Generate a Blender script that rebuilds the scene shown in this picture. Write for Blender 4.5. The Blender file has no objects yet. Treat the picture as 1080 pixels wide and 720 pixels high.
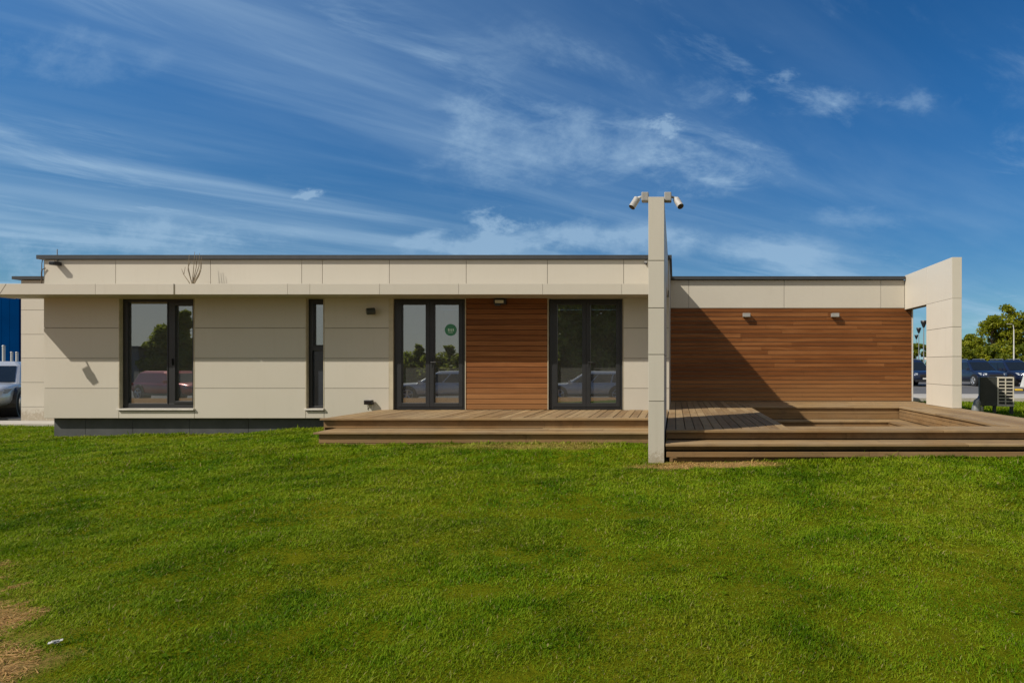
import bpy, bmesh, math, random
import numpy as np
from mathutils import Vector, Matrix
R = math.radians
scene = bpy.context.scene
COL = scene.collection
random.seed(7)

# ------------------------------------------------------------------ camera
F = 600.0; EYE = 1.36; VX = 712.0; VY = 385.0        # focal length and principal point in 1080x720 pixels
cam_d = bpy.data.cameras.new('camera'); cam = bpy.data.objects.new('camera', cam_d)
COL.objects.link(cam); scene.camera = cam
cam.location = (0, 0, EYE); cam.rotation_euler = (R(90), 0, 0)
cam_d.sensor_width = 36; cam_d.lens = F / 1080 * 36
cam_d.shift_x = (540 - VX) / 1080; cam_d.shift_y = (VY - 360) / 1080
cam_d.clip_end = 3000
def wx(px, Y): return (px - VX) * Y / F
def wz(py, Y): return EYE - (py - VY) * Y / F

# ------------------------------------------------------------------ light
SX, SY, SZ = 1.533, 1.0, -1.733                     # travel direction of the sunlight
sun_d = bpy.data.lights.new('sun', 'SUN'); sun = bpy.data.objects.new('sun', sun_d); COL.objects.link(sun)
sun.rotation_euler = Vector((SX, SY, SZ)).to_track_quat('-Z', 'Y').to_euler()
sun.location = (-20, -15, 25)
sun_d.energy = 3.75; sun_d.angle = R(0.53); sun_d.color = (1.0, 0.93, 0.81)
EL = math.atan2(1.733, math.hypot(SX, SY)); AZ = math.atan2(-SX, -SY)   # direction towards the sun, from +Y clockwise

w = bpy.data.worlds.new('World'); scene.world = w; w.use_nodes = True
nt = w.node_tree; nt.nodes.clear()
def nd(t, **kw):
    n = nt.nodes.new(t)
    for k, v in kw.items():
        if k == 'ins':
            for kk, vv in v.items(): n.inputs[kk].default_value = vv
        else: setattr(n, k, v)
    return n
def lk(a, b): nt.links.new(a, b)
def mth(op, a, b=None, c=None, clamp=False):
    n = nd('ShaderNodeMath', operation=op, use_clamp=clamp)
    for i, v in enumerate((a, b, c)):
        if v is None: continue
        if isinstance(v, (int, float)): n.inputs[i].default_value = v
        else: lk(v, n.inputs[i])
    return n.outputs[0]
def comb(x, y, z):
    n = nd('ShaderNodeCombineXYZ')
    for i, v in enumerate((x, y, z)):
        if isinstance(v, (int, float)): n.inputs[i].default_value = v
        else: lk(v, n.inputs[i])
    return n.outputs[0]
def noise(vec, scale, detail, rough, dist=0.0, lac=2.0):
    n = nd('ShaderNodeTexNoise', ins={'Scale': scale, 'Detail': detail, 'Roughness': rough, 'Distortion': dist, 'Lacunarity': lac})
    lk(vec, n.inputs['Vector']); return n.outputs['Fac']
def ss(v, a, b):
    n = nd('ShaderNodeMapRange', interpolation_type='SMOOTHSTEP')
    lk(v, n.inputs['Value']); n.inputs['From Min'].default_value = a; n.inputs['From Max'].default_value = b
    return n.outputs['Result']
def build_world():
    out = nd('ShaderNodeOutputWorld'); bg = nd('ShaderNodeBackground', ins={'Strength': 0.10})
    lk(bg.outputs[0], out.inputs[0])
    sky = nd('ShaderNodeTexSky', sky_type='NISHITA', sun_disc=False, sun_elevation=EL, sun_rotation=AZ,
             altitude=100, air_density=1.0, dust_density=0.25, ozone_density=3.0)
    hs = nd('ShaderNodeHueSaturation', ins={'Saturation': 1.12, 'Value': 0.82, 'Hue': 0.5}); lk(sky.outputs[0], hs.inputs['Color'])
    tc = nd('ShaderNodeTexCoord'); sep = nd('ShaderNodeSeparateXYZ'); lk(tc.outputs['Generated'], sep.inputs[0])
    x, y, z = sep.outputs
    zz = mth('ADD', mth('MAXIMUM', z, 0.0), 0.05)
    px = mth('DIVIDE', x, zz); py = mth('DIVIDE', y, zz)
    a = R(41); c_, s_ = math.cos(a), math.sin(a)
    u = mth('ADD', mth('MULTIPLY', px, c_), mth('MULTIPLY', py, s_))       # along the wind
    v = mth('SUBTRACT', mth('MULTIPLY', py, c_), mth('MULTIPLY', px, s_))  # across the wind
    # long thin veils
    n0 = noise(comb(mth('MULTIPLY', u, 0.22), mth('MULTIPLY', v, 0.9), 3.1), 1.0, 7, 0.58, 0.5)
    n1 = noise(comb(mth('MULTIPLY', u, 0.55), mth('MULTIPLY', v, 2.3), 1.7), 1.0, 6, 0.54, 0.6)
    veil = mth('MULTIPLY', ss(n0, 0.40, 0.72), mth('ADD', 0.45, mth('MULTIPLY', ss(n1, 0.35, 0.7), 0.75)))
    # wide area of thin haze on the left, clear on the upper right
    left = ss(v, 0.6, 2.5)
    veil = mth('MULTIPLY', veil, mth('ADD', 0.14, mth('MULTIPLY', left, 0.95)))
    # ripples and flecks
    n2 = noise(comb(mth('MULTIPLY', u, 1.3), mth('MULTIPLY', v, 2.4), 7.7), 1.0, 10, 0.66, 0.6)
    n3 = noise(comb(mth('MULTIPLY', u, 0.45), mth('MULTIPLY', v, 0.6), 12.4), 1.0, 3, 0.5, 0.3)
    fleck = mth('MULTIPLY', ss(n2, 0.50, 0.78), ss(n3, 0.46, 0.66))
    tot = mth('ADD', mth('MULTIPLY', veil, 0.62), mth('MULTIPLY', fleck, 0.75))
    tot = mth('ADD', tot, mth('MULTIPLY', left, mth('ADD', 0.05, mth('MULTIPLY', ss(n1, 0.3, 0.75), 0.22))))
    def band(v0, wd, amp, u0, u1):
        d = mth('DIVIDE', mth('SUBTRACT', mth('ADD', v, mth('MULTIPLY', mth('SUBTRACT', n0, 0.5), 0.35)), v0), wd)
        g = mth('EXPONENT', mth('MULTIPLY', mth('MULTIPLY', d, d), -1.0))
        m = mth('MULTIPLY', ss(u, u0 - 1.2, u0 + 0.4), mth('SUBTRACT', 1.0, ss(u, u1 - 1.0, u1 + 1.2)))
        return mth('MULTIPLY', mth('MULTIPLY', g, m), mth('MULTIPLY', amp, mth('ADD', 0.5, mth('MULTIPLY', n1, 1.0))))
    for b in ((3.95, 0.22, 0.40, -0.6, 2.2),):
        tot = mth('ADD', tot, band(*b))
    def puff(pxx, pyy, rx, rz, amp, seed):
        # a small cloud in a given direction of the sky, ragged by noise
        dx_, dz_ = (pxx - VX) / F, (VY - pyy) / F
        yy = mth('MAXIMUM', y, 0.02)
        gx = mth('DIVIDE', mth('SUBTRACT', mth('DIVIDE', x, yy), dx_), rx / F)
        gz = mth('DIVIDE', mth('SUBTRACT', mth('DIVIDE', z, yy), dz_), rz / F)
        nn = noise(comb(mth('MULTIPLY', mth('DIVIDE', x, yy), 900.0 / (rx + 12)), mth('MULTIPLY', mth('DIVIDE', z, yy), 1500.0 / (rx + 12)), seed), 1.0, 8, 0.64, 0.2)
        d = mth('ADD', mth('MULTIPLY', gx, gx), mth('MULTIPLY', gz, gz))
        g = mth('EXPONENT', mth('MULTIPLY', d, -1.0))
        val = mth('ADD', mth('MULTIPLY', g, 0.60), mth('MULTIPLY', mth('SUBTRACT', nn, 0.5), 2.0))
        return mth('MULTIPLY', mth('MULTIPLY', ss(val, 0.12, 0.95), amp), mth('MULTIPLY', ss(g, 0.01, 0.35), ss(y, 0.0, 0.15)))
    for p in ((325, 206, 18, 6, 1.2, 1.1), (706, 135, 24, 14, 1.0, 2.3), (745, 178, 80, 26, 0.85, 3.9), (570, 150, 115, 50, 0.72, 4.2),
              (530, 236, 36, 16, 1.1, 5.6), (500, 258, 90, 14, 1.1, 6.1), (829, 81, 16, 8, 0.55, 7.4), (785, 103, 12, 7, 0.4, 8.8),
              (865, 105, 40, 16, 0.4, 9.3), (960, 108, 30, 14, 0.35, 10.7), (760, 262, 150, 22, 0.8, 11.9), (620, 250, 110, 20, 1.0, 15.0),
              (170, 250, 110, 20, 0.8, 12.6), (30, 270, 60, 24, 0.55, 13.8), (905, 230, 60, 12, 0.35, 14.2), (40, 60, 110, 30, 0.35, 16.0)):
        tot = mth('ADD', tot, puff(*p))
    fac = mth('MULTIPLY', mth('MINIMUM', tot, 0.95), 0.62)
    mix = nd('ShaderNodeMix', data_type='RGBA'); lk(fac, mix.inputs['Factor'])
    tm = nd('ShaderNodeMix', data_type='RGBA', blend_type='MULTIPLY'); tm.inputs['Factor'].default_value = 1.0
    tn = nd('ShaderNodeMix', data_type='RGBA'); lk(ss(z, 0.05, 0.45), tn.inputs['Factor'])
    tn.inputs['A'].default_value = (0.33, 0.55, 0.67, 1); tn.inputs['B'].default_value = (0.22, 0.68, 0.96, 1); lk(tn.outputs['Result'], tm.inputs['B']); lk(hs.outputs[0], tm.inputs['A'])
    lk(tm.outputs['Result'], mix.inputs['A']); mix.inputs['B'].default_value = (3.3, 4.7, 6.1, 1)
    # pale haze added to the sky behind the viewpoint, brightening the facade's shade
    back = nd('ShaderNodeMix', data_type='RGBA'); lk(mth('MULTIPLY', ss(mth('MULTIPLY', y, -1.0), 0.05, 0.6), 0.85), back.inputs['Factor'])
    lk(mix.outputs['Result'], back.inputs['A']); back.inputs['B'].default_value = (3.9, 3.75, 3.4, 1)
    lk(back.outputs['Result'], bg.inputs['Color'])
build_world()
w.cycles.sampling_method = 'MANUAL'; w.cycles.sample_map_resolution = 512

vs = scene.view_settings
vs.view_transform = 'Standard'; vs.look = 'None'; vs.gamma = 1; vs.use_curve_mapping = False
vs.exposure = 0.32

# ------------------------------------------------------------------ materials
class MatB:
    """small node helper for one material"""
    def __init__(s, name):
        s.m = bpy.data.materials.new(name); s.m.use_nodes = True
        s.t = s.m.node_tree; s.b = s.t.nodes['Principled BSDF']; s.out = s.t.nodes['Material Output']
        s.pos = None
    def n(s, t, **kw):
        n = s.t.nodes.new(t)
        for k, v in kw.items():
            if k == 'ins':
                for kk, vv in v.items(): n.inputs[kk].default_value = vv
            else: setattr(n, k, v)
        return n
    def l(s, a, b): s.t.links.new(a, b)
    def geo(s):
        if not s.pos: s.pos = s.n('ShaderNodeNewGeometry')
        return s.pos
    def noise(s, scale, detail=5, rough=0.55, vec=(1, 1, 1), dist=0.0, coord=None):
        mp = s.n('ShaderNodeMapping'); mp.inputs['Scale'].default_value = vec
        s.l(coord or s.geo().outputs['Position'], mp.inputs['Vector'])
        n = s.n('ShaderNodeTexNoise', ins={'Scale': scale, 'Detail': detail, 'Roughness': rough, 'Distortion': dist})
        s.l(mp.outputs[0], n.inputs['Vector']); return n.outputs['Fac']
    def ramp(s, fac, stops):
        r = s.n('ShaderNodeValToRGB'); e = r.color_ramp.elements
        while len(e) < len(stops): e.new(0.5)
        for el, (p, c) in zip(e, stops):
            el.position = p; el.color = (*c, 1) if len(c) == 3 else c
        s.l(fac, r.inputs[0]); return r.outputs[0]
    def mix(s, fac, a, b, mode='MIX'):
        n = s.n('ShaderNodeMix', data_type='RGBA', blend_type=mode)
        for k, v in (('Factor', fac), ('A', a), ('B', b)):
            if isinstance(v, (int, float)): n.inputs[k].default_value = v
            elif isinstance(v, tuple): n.inputs[k].default_value = (*v, 1)
            else: s.l(v, n.inputs[k])
        return n.outputs['Result']
    def math(s, op, a, b=0.0, clamp=False):
        n = s.n('ShaderNodeMath', operation=op, use_clamp=clamp)
        for i, v in enumerate((a, b)):
            if isinstance(v, (int, float)): n.inputs[i].default_value = v
            else: s.l(v, n.inputs[i])
        return n.outputs[0]
    def color(s, c):
        if isinstance(c, tuple): s.b.inputs['Base Color'].default_value = (*c, 1)
        else: s.l(c, s.b.inputs['Base Color'])
        return s
    def bump(s, h, strength=0.3, dist=0.01):
        n = s.n('ShaderNodeBump', ins={'Strength': strength, 'Distance': dist}); s.l(h, n.inputs['Height'])
        s.l(n.outputs[0], s.b.inputs['Normal']); return s
    def set(s, **kw):
        for k, v in kw.items():
            s.b.inputs[k.replace('_', ' ')].default_value = v
        return s

def plain(name, c, rough=0.5, metal=0.0, var=0.12, scale=6.0):
    b = MatB(name); n = b.noise(scale, 6, 0.6)
    d = tuple(max(0, x * (1 - var)) for x in c); e = tuple(min(1, x * (1 + var)) for x in c)
    b.color(b.ramp(n, [(0.3, d), (0.7, e)])); b.set(Roughness=rough, Metallic=metal); return b.m

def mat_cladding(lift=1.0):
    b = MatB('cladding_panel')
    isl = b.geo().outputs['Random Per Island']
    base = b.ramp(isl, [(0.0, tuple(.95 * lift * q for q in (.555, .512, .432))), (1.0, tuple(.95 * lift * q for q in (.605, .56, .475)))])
    n = b.noise(0.9, 6, 0.6); base = b.mix(b.math('MULTIPLY', b.ramp(n, [(0.45, (0, 0, 0)), (0.75, (1, 1, 1))]), 0.22), base, (.47, .425, .335))
    st = b.noise(2.0, 6, 0.6, vec=(5, 5, 0.35))       # rain streaks
    base = b.mix(b.math('MULTIPLY', b.ramp(st, [(0.55, (0, 0, 0)), (0.8, (1, 1, 1))]), 0.16), base, (.40, .36, .28))
    sp = b.n('ShaderNodeSeparateXYZ'); b.l(b.geo().outputs['Position'], sp.inputs[0])      # mud splashed up from the lawn
    mr = b.n('ShaderNodeMapRange', interpolation_type='SMOOTHSTEP'); b.l(sp.outputs[2], mr.inputs['Value'])
    for k_, v_ in (('From Min', 0.0), ('From Max', .48), ('To Min', .30), ('To Max', -.25)): mr.inputs[k_].default_value = v_
    ms = b.math('ADD', mr.outputs['Result'], b.math('SUBTRACT', b.noise(22, 6, .7), .5))
    base = b.mix(b.math('MULTIPLY', b.ramp(ms, [(0.12, (0, 0, 0)), (0.30, (1, 1, 1))]), .6), base, (.28, .22, .14))
    b.color(base); b.set(Roughness=0.48)
    b.bump(b.noise(0.7, 2, 0.4), 0.15, 0.05); return b.m
def mat_wood(name, dark, mid, light, axis, grey=0.0, rough=0.6, weather=False, iv=.15):
    b = MatB(name)
    isl = b.geo().outputs['Random Per Island']
    sc = {'x': (0.55, 9, 22), 'y': (9, 0.55, 22)}[axis]
    off = b.n('ShaderNodeVectorMath', operation='ADD'); b.l(b.geo().outputs['Position'], off.inputs[0])
    sh = b.n('ShaderNodeCombineXYZ'); k = b.math('MULTIPLY', isl, 37.0)
    for i in range(3): b.l(k, sh.inputs[i])
    b.l(sh.outputs[0], off.inputs[1])
    g = b.noise(2.2, 8, 0.62, vec=sc, dist=0.6, coord=off.outputs[0])
    g2 = b.noise(1.0, 5, 0.55, vec=(0.35, 0.35, 0.35) if axis == 'x' else (0.4, 0.25, .4), coord=off.outputs[0])
    g3 = b.noise(0.55, 4, 0.6)
    v = b.math('ADD', b.math('MULTIPLY', g, 0.50), b.math('ADD', b.math('MULTIPLY', isl, iv), b.math('ADD', b.math('MULTIPLY', g2, 0.26), b.math('MULTIPLY', g3, 0.16))))
    c = b.ramp(v, [(0.28, dark), (0.52, mid), (0.80, light)])
    if grey: 
        st_ = b.noise(3.2, 7, 0.68, dist=.4); c = b.mix(b.math('MULTIPLY', b.ramp(st_, [(0.50, (0, 0, 0)), (0.68, (1, 1, 1))]), .42), c, (.085, .05, .024))
        gn = b.noise(1.3, 6, 0.62)
        c = b.mix(b.math('MULTIPLY', b.ramp(gn, [(0.35, (0, 0, 0)), (0.65, (1, 1, 1))]), grey), c, (.25, .205, .14))
    if weather:                                         # rain splash has bleached the lowest boards
        sp = b.n('ShaderNodeSeparateXYZ'); b.l(b.geo().outputs['Position'], sp.inputs[0])
        mr = b.n('ShaderNodeMapRange', interpolation_type='SMOOTHSTEP'); b.l(b.math('ADD', sp.outputs[2], b.math('MULTIPLY', g3, .8)), mr.inputs['Value'])
        for k_, v_ in (('From Min', .75), ('From Max', 1.7), ('To Min', .42), ('To Max', 0.0)): mr.inputs[k_].default_value = v_
        c = b.mix(mr.outputs['Result'], c, (.36, .20, .08))
    b.color(c); b.set(Roughness=rough); b.b.inputs['Specular IOR Level'].default_value = 0.25
    b.bump(g, 0.35, 0.004); return b.m
def mat_glass():
    b = MatB('window_glass'); t = b.t
    tr = b.n('ShaderNodeBsdfTransparent'); tr.inputs[0].default_value = (.50, .53, .53, 1)
    gl = b.n('ShaderNodeBsdfGlossy', ins={'Roughness': 0.004}); gl.inputs[0].default_value = (.92, .95, .95, 1)
    wv = b.noise(0.8, 2, 0.4)
    bp = b.n('ShaderNodeBump', ins={'Strength': 0.05, 'Distance': 0.02}); b.l(wv, bp.inputs['Height']); b.l(bp.outputs[0], gl.inputs['Normal'])
    fr = b.n('ShaderNodeFresnel', ins={'IOR': 1.5})
    f = b.math('ADD', b.math('MULTIPLY', fr.outputs[0], 1.5), 0.29, clamp=True)
    mx = b.n('ShaderNodeMixShader'); b.l(f, mx.inputs[0]); b.l(tr.outputs[0], mx.inputs[1]); b.l(gl.outputs[0], mx.inputs[2])
    df = b.n('ShaderNodeBsdfDiffuse'); df.inputs[0].default_value = (.45, .45, .42, 1)
    m2 = b.n('ShaderNodeMixShader'); dn = b.noise(1.6, 5, .6); b.l(b.math('ADD', b.math('MULTIPLY', dn, .09), .06), m2.inputs[0])
    b.l(mx.outputs[0], m2.inputs[1]); b.l(df.outputs[0], m2.inputs[2]); b.l(m2.outputs[0], b.out.inputs[0]); return b.m
def mat_leaf(name, c0, c1, c2, trans=0.52, patch=0.6):
    b = MatB(name); isl = b.geo().outputs['Random Per Island']
    n = b.noise(patch, 3, 0.5)
    v = b.math('ADD', b.math('MULTIPLY', isl, 0.6), b.math('MULTIPLY', n, 0.45))
    c = b.ramp(v, [(0.18, c0), (0.5, c1), (0.9, c2)])
    b.color(c); b.set(Roughness=0.5); b.b.inputs['Specular IOR Level'].default_value = 0.25
    tl = b.n('ShaderNodeBsdfTranslucent'); b.l(c, tl.inputs[0])
    mx = b.n('ShaderNodeMixShader'); mx.inputs[0].default_value = trans
    b.l(b.b.outputs[0], mx.inputs[1]); b.l(tl.outputs[0], mx.inputs[2]); b.l(mx.outputs[0], b.out.inputs[0]); return b.m
def mat_grass():
    b = MatB('grass_blade'); isl = b.geo().outputs['Random Per Island']
    n1 = b.noise(0.55, 5, 0.6); n2 = b.noise(2.6, 5, 0.62)
    green = b.ramp(b.math('ADD', b.math('MULTIPLY', isl, 0.55), b.math('MULTIPLY', n2, 0.5)),
                   [(0.22, (.080, .175, .002)), (0.5, (.150, .275, .003)), (0.82, (.25, .345, .006))])
    yel = b.ramp(isl, [(0.0, (.215, .28, .005)), (0.75, (.32, .345, .015)), (1.0, (.46, .42, .09))])
    pm = b.ramp(b.math('ADD', b.math('MULTIPLY', n1, 0.62), b.math('MULTIPLY', n2, 0.40)), [(0.44, (0, 0, 0)), (0.62, (1, 1, 1))])
    n3 = b.noise(1.1, 4, 0.6, vec=(1, 1, 1)); dk = b.ramp(n3, [(0.36, (.52, .60, .45)), (0.56, (1, 1, 1))]); green = b.mix(1.0, green, dk, 'MULTIPLY')
    c = b.mix(b.math('MULTIPLY', pm, 0.66), green, yel)
    c = b.mix(b.ramp(isl, [(0.965, (0, 0, 0)), (0.97, (1, 1, 1))]), c, (.34, .29, .11))
    at = b.n('ShaderNodeAttribute', attribute_name='dry')
    straw = b.ramp(isl, [(0.0, (.42, .25, .085)), (1.0, (.72, .46, .19))])
    c = b.mix(at.outputs['Fac'], c, straw)
    b.color(c); b.set(Roughness=0.65); b.b.inputs['Specular IOR Level'].default_value = 0.1
    tl = b.n('ShaderNodeBsdfTranslucent'); b.l(c, tl.inputs[0])
    mx = b.n('ShaderNodeMixShader'); mx.inputs[0].default_value = 0.40
    b.l(b.b.outputs[0], mx.inputs[1]); b.l(tl.outputs[0], mx.inputs[2]); b.l(mx.outputs[0], b.out.inputs[0]); return b.m
def mat_lawn():
    b = MatB('lawn_soil')
    n1 = b.noise(0.6, 6, 0.6); n2 = b.noise(14, 6, 0.65)
    g = b.ramp(b.math('ADD', b.math('MULTIPLY', n1, .5), b.math('MULTIPLY', n2, .5)), [(0.3, (.065, .085, .003)), (0.55, (.14, .145, .006)), (0.75, (.24, .19, .03))])
    d = b.ramp(n2, [(0.3, (.20, .11, .046)), (0.7, (.46, .28, .135))])
    at = b.n('ShaderNodeAttribute', attribute_name='dry')
    b.color(b.mix(at.outputs['Fac'], g, d)); b.set(Roughness=0.95); b.b.inputs['Specular IOR Level'].default_value = 0.0; b.bump(b.noise(28, 8, 0.7), 0.9, 0.03); return b.m
def mat_asphalt():
    b = MatB('asphalt'); n = b.noise(40, 6, 0.7); n2 = b.noise(0.5, 5, 0.6)
    c = b.mix(b.ramp(n2, [(0.35, (0, 0, 0)), (0.7, (1, 1, 1))]), b.ramp(n, [(0.3, (.075, .072, .072)), (0.7, (.11, .108, .105))]), (.125, .12, .115))
    b.color(c); b.set(Roughness=0.85); b.bump(n, 0.4, 0.01); return b.m
def mat_carpaint(name, c):
    b = MatB(name); n = b.noise(3, 4, 0.6)
    b.color(b.ramp(n, [(0.3, tuple(x * .94 for x in c)), (0.7, c)])); b.set(Roughness=0.28, Metallic=0.25)
    b.b.inputs['Coat Weight'].default_value = 0.6; b.b.inputs['Coat Roughness'].default_value = 0.05; return b.m

M = dict(
    camgrey=plain('camera_casing', (.44, .42, .39), .45, var=.2, scale=20),
    darkpane=plain('dark_pane', (.030, .036, .046), .25, var=.2, scale=2),
    clad=mat_cladding(), cladpale=mat_cladding(1.16), gap=plain('panel_gap', (.20, .18, .14), .8), cap=plain('roof_edge_metal', (.055, .06, .065), .45, .3),
    reveal=plain('reveal_trim', (.50, .44, .32), .5), sill=plain('sill_metal', (.62, .58, .52), .4),
    frame=plain('window_frame_grey', (.017, .018, .020), .45), glass=mat_glass(),
    plinth=plain('plinth_grey', (.065, .068, .07), .7, var=.25, scale=3),
    soffit=plain('soffit', (.42, .38, .30), .6),
    wood=mat_wood('wall_timber', (.065, .020, .005), (.195, .066, .015), (.40, .175, .06), 'x', weather=True),
    deckx=mat_wood('deck_timber_across', (.12, .066, .025), (.245, .148, .062), (.40, .27, .13), 'x', .35, .75, iv=.30),
    decky=mat_wood('deck_timber_along', (.11, .062, .025), (.24, .146, .064), (.38, .26, .13), 'y', .35, .75, iv=.30),
    riser=mat_wood('riser_timber', (.10, .050, .018), (.235, .135, .055), (.37, .235, .11), 'x', .2, .75),
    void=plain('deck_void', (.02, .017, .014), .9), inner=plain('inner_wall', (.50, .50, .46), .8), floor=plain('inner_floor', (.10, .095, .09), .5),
    white=plain('white_plastic', (.62, .61, .57), .4), paper=plain('crumpled_paper', (.50, .49, .46), .8), grey=plain('grey_plastic', (.33, .32, .30), .45), black=plain('black_plastic', (.02, .02, .022), .4),
    lens=plain('lens_glass', (.01, .01, .012), .08), diff=plain('lamp_diffuser', (.62, .58, .46), .4), steel=plain('painted_steel', (.33, .34, .35), .4, .5),
    green=plain('sticker_green', (.045, .23, .12), .5), pale=plain('sticker_print', (.55, .72, .60), .5),
    lawn=mat_lawn(), grass=mat_grass(), asphalt=mat_asphalt(), concrete=plain('concrete', (.42, .39, .34), .85, var=.18, scale=2.5),
    bark=plain('bark', (.12, .085, .055), .9, var=.4, scale=9), twig=plain('dry_twig', (.30, .24, .16), .8),
    leafA=mat_leaf('leaf_olive', (.12, .165, .007), (.26, .29, .016), (.42, .40, .035)),
    leafC=mat_leaf('leaf_mirrored_bright', (.14, .18, .02), (.25, .29, .04), (.36, .38, .08), trans=.6),  # leaf colour lifted to brighten the backlit trees mirrored in the glass
    leafB=mat_leaf('leaf_dark', (.075, .115, .008), (.17, .21, .014), (.30, .30, .03)),
    navy=mat_carpaint('car_navy', (.014, .022, .055)), ink=mat_carpaint('car_dark_blue', (.012, .018, .032)),
    silver=mat_carpaint('car_silver', (.55, .57, .60)), red=mat_carpaint('car_red', (.42, .008, .014)), carwhite=mat_carpaint('car_white', (.78, .78, .78)),
    cargrey=mat_carpaint('car_grey', (.16, .17, .18)), carglass=plain('car_glass', (.012, .016, .02), .05), tyre=plain('tyre_rubber', (.015, .015, .016), .8),
    rim=plain('alloy_rim', (.50, .51, .52), .3, .7), lamp=plain('headlamp_glass', (.26, .29, .32), .1), tail=plain('tail_lamp', (.35, .01, .01), .2),
    blue=plain('blue_sheet', (.0006, .032, .125), .9, var=.10, scale=.4), yellow=plain('yellow_paint', (.75, .47, .02), .6),
    acdark=plain('coil_fins', (.035, .04, .036), .6), acbeige=plain('beige_casing', (.50, .46, .37), .5), shed=plain('shed_wall', (.16, .16, .16), .7),
)

M['blue'].node_tree.nodes['Principled BSDF'].inputs['Specular IOR Level'].default_value = 0.0
# ------------------------------------------------------------------ mesh helpers
class MB:
    def __init__(s): s.v = []; s.f = []; s.mi = []
    def add(s, vs, fs, mi=0):
        o = len(s.v); s.v += [tuple(p) for p in vs]; s.f += [tuple(i + o for i in f) for f in fs]; s.mi += [mi] * len(fs)
    def box(s, x0, x1, y0, y1, z0, z1, mi=0, mat=None):
        x0, x1 = min(x0, x1), max(x0, x1); y0, y1 = min(y0, y1), max(y0, y1); z0, z1 = min(z0, z1), max(z0, z1)
        vs = [Vector(p) for p in ((x0, y0, z0), (x1, y0, z0), (x1, y1, z0), (x0, y1, z0), (x0, y0, z1), (x1, y0, z1), (x1, y1, z1), (x0, y1, z1))]
        if mat: vs = [mat @ p for p in vs]
        s.add(vs, [(0, 3, 2, 1), (4, 5, 6, 7), (0, 1, 5, 4), (1, 2, 6, 5), (2, 3, 7, 6), (3, 0, 4, 7)], mi); return s
    def tube(s, pts, rad, n=8, mi=0, cap=True):
        pts = [Vector(p) for p in pts]; rr = rad if isinstance(rad, (list, tuple)) else [rad] * len(pts); rings = []
        for i, p in enumerate(pts):
            d = (pts[min(i + 1, len(pts) - 1)] - pts[max(i - 1, 0)]).normalized()
            a = d.orthogonal().normalized(); b = d.cross(a)
            rings.append([p + (a * math.cos(t) + b * math.sin(t)) * rr[i] for t in [2 * math.pi * k / n for k in range(n)]])
        vs = [q for r_ in rings for q in r_]; fs = []
        for i in range(len(pts) - 1):
            for k in range(n): fs.append((i * n + k, i * n + (k + 1) % n, (i + 1) * n + (k + 1) % n, (i + 1) * n + k))
        if cap: fs.append(tuple(range(n - 1, -1, -1))); fs.append(tuple((len(pts) - 1) * n + k for k in range(n)))
        s.add(vs, fs, mi); return s
    def build(s, name, mats, parent=None, smooth=False, bevel=0.0, subsurf=0):
        me = bpy.data.meshes.new(name); me.from_pydata(s.v, [], s.f)
        for m in (mats if isinstance(mats, (list, tuple)) else [mats]): me.materials.append(m)
        if any(s.mi): me.polygons.foreach_set('material_index', s.mi)
        if smooth: me.polygons.foreach_set('use_smooth', [True] * len(me.polygons))
        me.update(); o = bpy.data.objects.new(name, me); COL.objects.link(o)
        if parent:
            o.parent = parent; o.matrix_parent_inverse = Matrix.Identity(4)
        if bevel:
            bv = o.modifiers.new('bevel', 'BEVEL'); bv.width = bevel; bv.segments = 2; bv.limit_method = 'ANGLE'; bv.angle_limit = R(40)
        if subsurf:
            sb = o.modifiers.new('sub', 'SUBSURF'); sb.levels = subsurf; sb.render_levels = subsurf
        return o
def tag(o, label=None, cat=None, group=None, kind=None):
    if label: o['label'] = label
    if cat: o['category'] = cat
    if group: o['group'] = group
    if kind: o['kind'] = kind
    return o
def thing(name, label, cat, loc=(0, 0, 0), rz=0.0, group=None):
    o = bpy.data.objects.new(name, None); COL.objects.link(o); o.location = loc; o.rotation_euler = (0, 0, rz); o.empty_display_size = .2
    return tag(o, label, cat, group)
def copy_tree(o, parent=None):
    c = o.copy(); COL.objects.link(c)
    if parent: c.parent = parent
    for ch in list(o.children): copy_tree(ch, c)
    return c
def dup(o, loc, rz, label):
    c = copy_tree(o); c.location = loc; c.rotation_euler = (0, 0, rz); c['label'] = label; return c

# value noise in numpy (for the lawn)
_rng = np.random.default_rng(3); _tab = _rng.random((256, 256))
def vnoise(x, y, sc):
    x = np.asarray(x) * sc + 91.3; y = np.asarray(y) * sc + 47.7
    xi = np.floor(x).astype(int); yi = np.floor(y).astype(int); fx = x - xi; fy = y - yi
    fx = fx * fx * (3 - 2 * fx); fy = fy * fy * (3 - 2 * fy); g = lambda a, b: _tab[a & 255, b & 255]
    return (g(xi, yi) * (1 - fx) + g(xi + 1, yi) * fx) * (1 - fy) + (g(xi, yi + 1) * (1 - fx) + g(xi + 1, yi + 1) * fx) * fy
def fbm(x, y, sc, o=4):
    return sum(vnoise(x, y, sc * 2 ** i) * .5 ** i for i in range(o)) / sum(.5 ** i for i in range(o))
def sstep(v, a, b):
    t = np.clip((v - a) / (b - a), 0, 1); return t * t * (3 - 2 * t)

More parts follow.
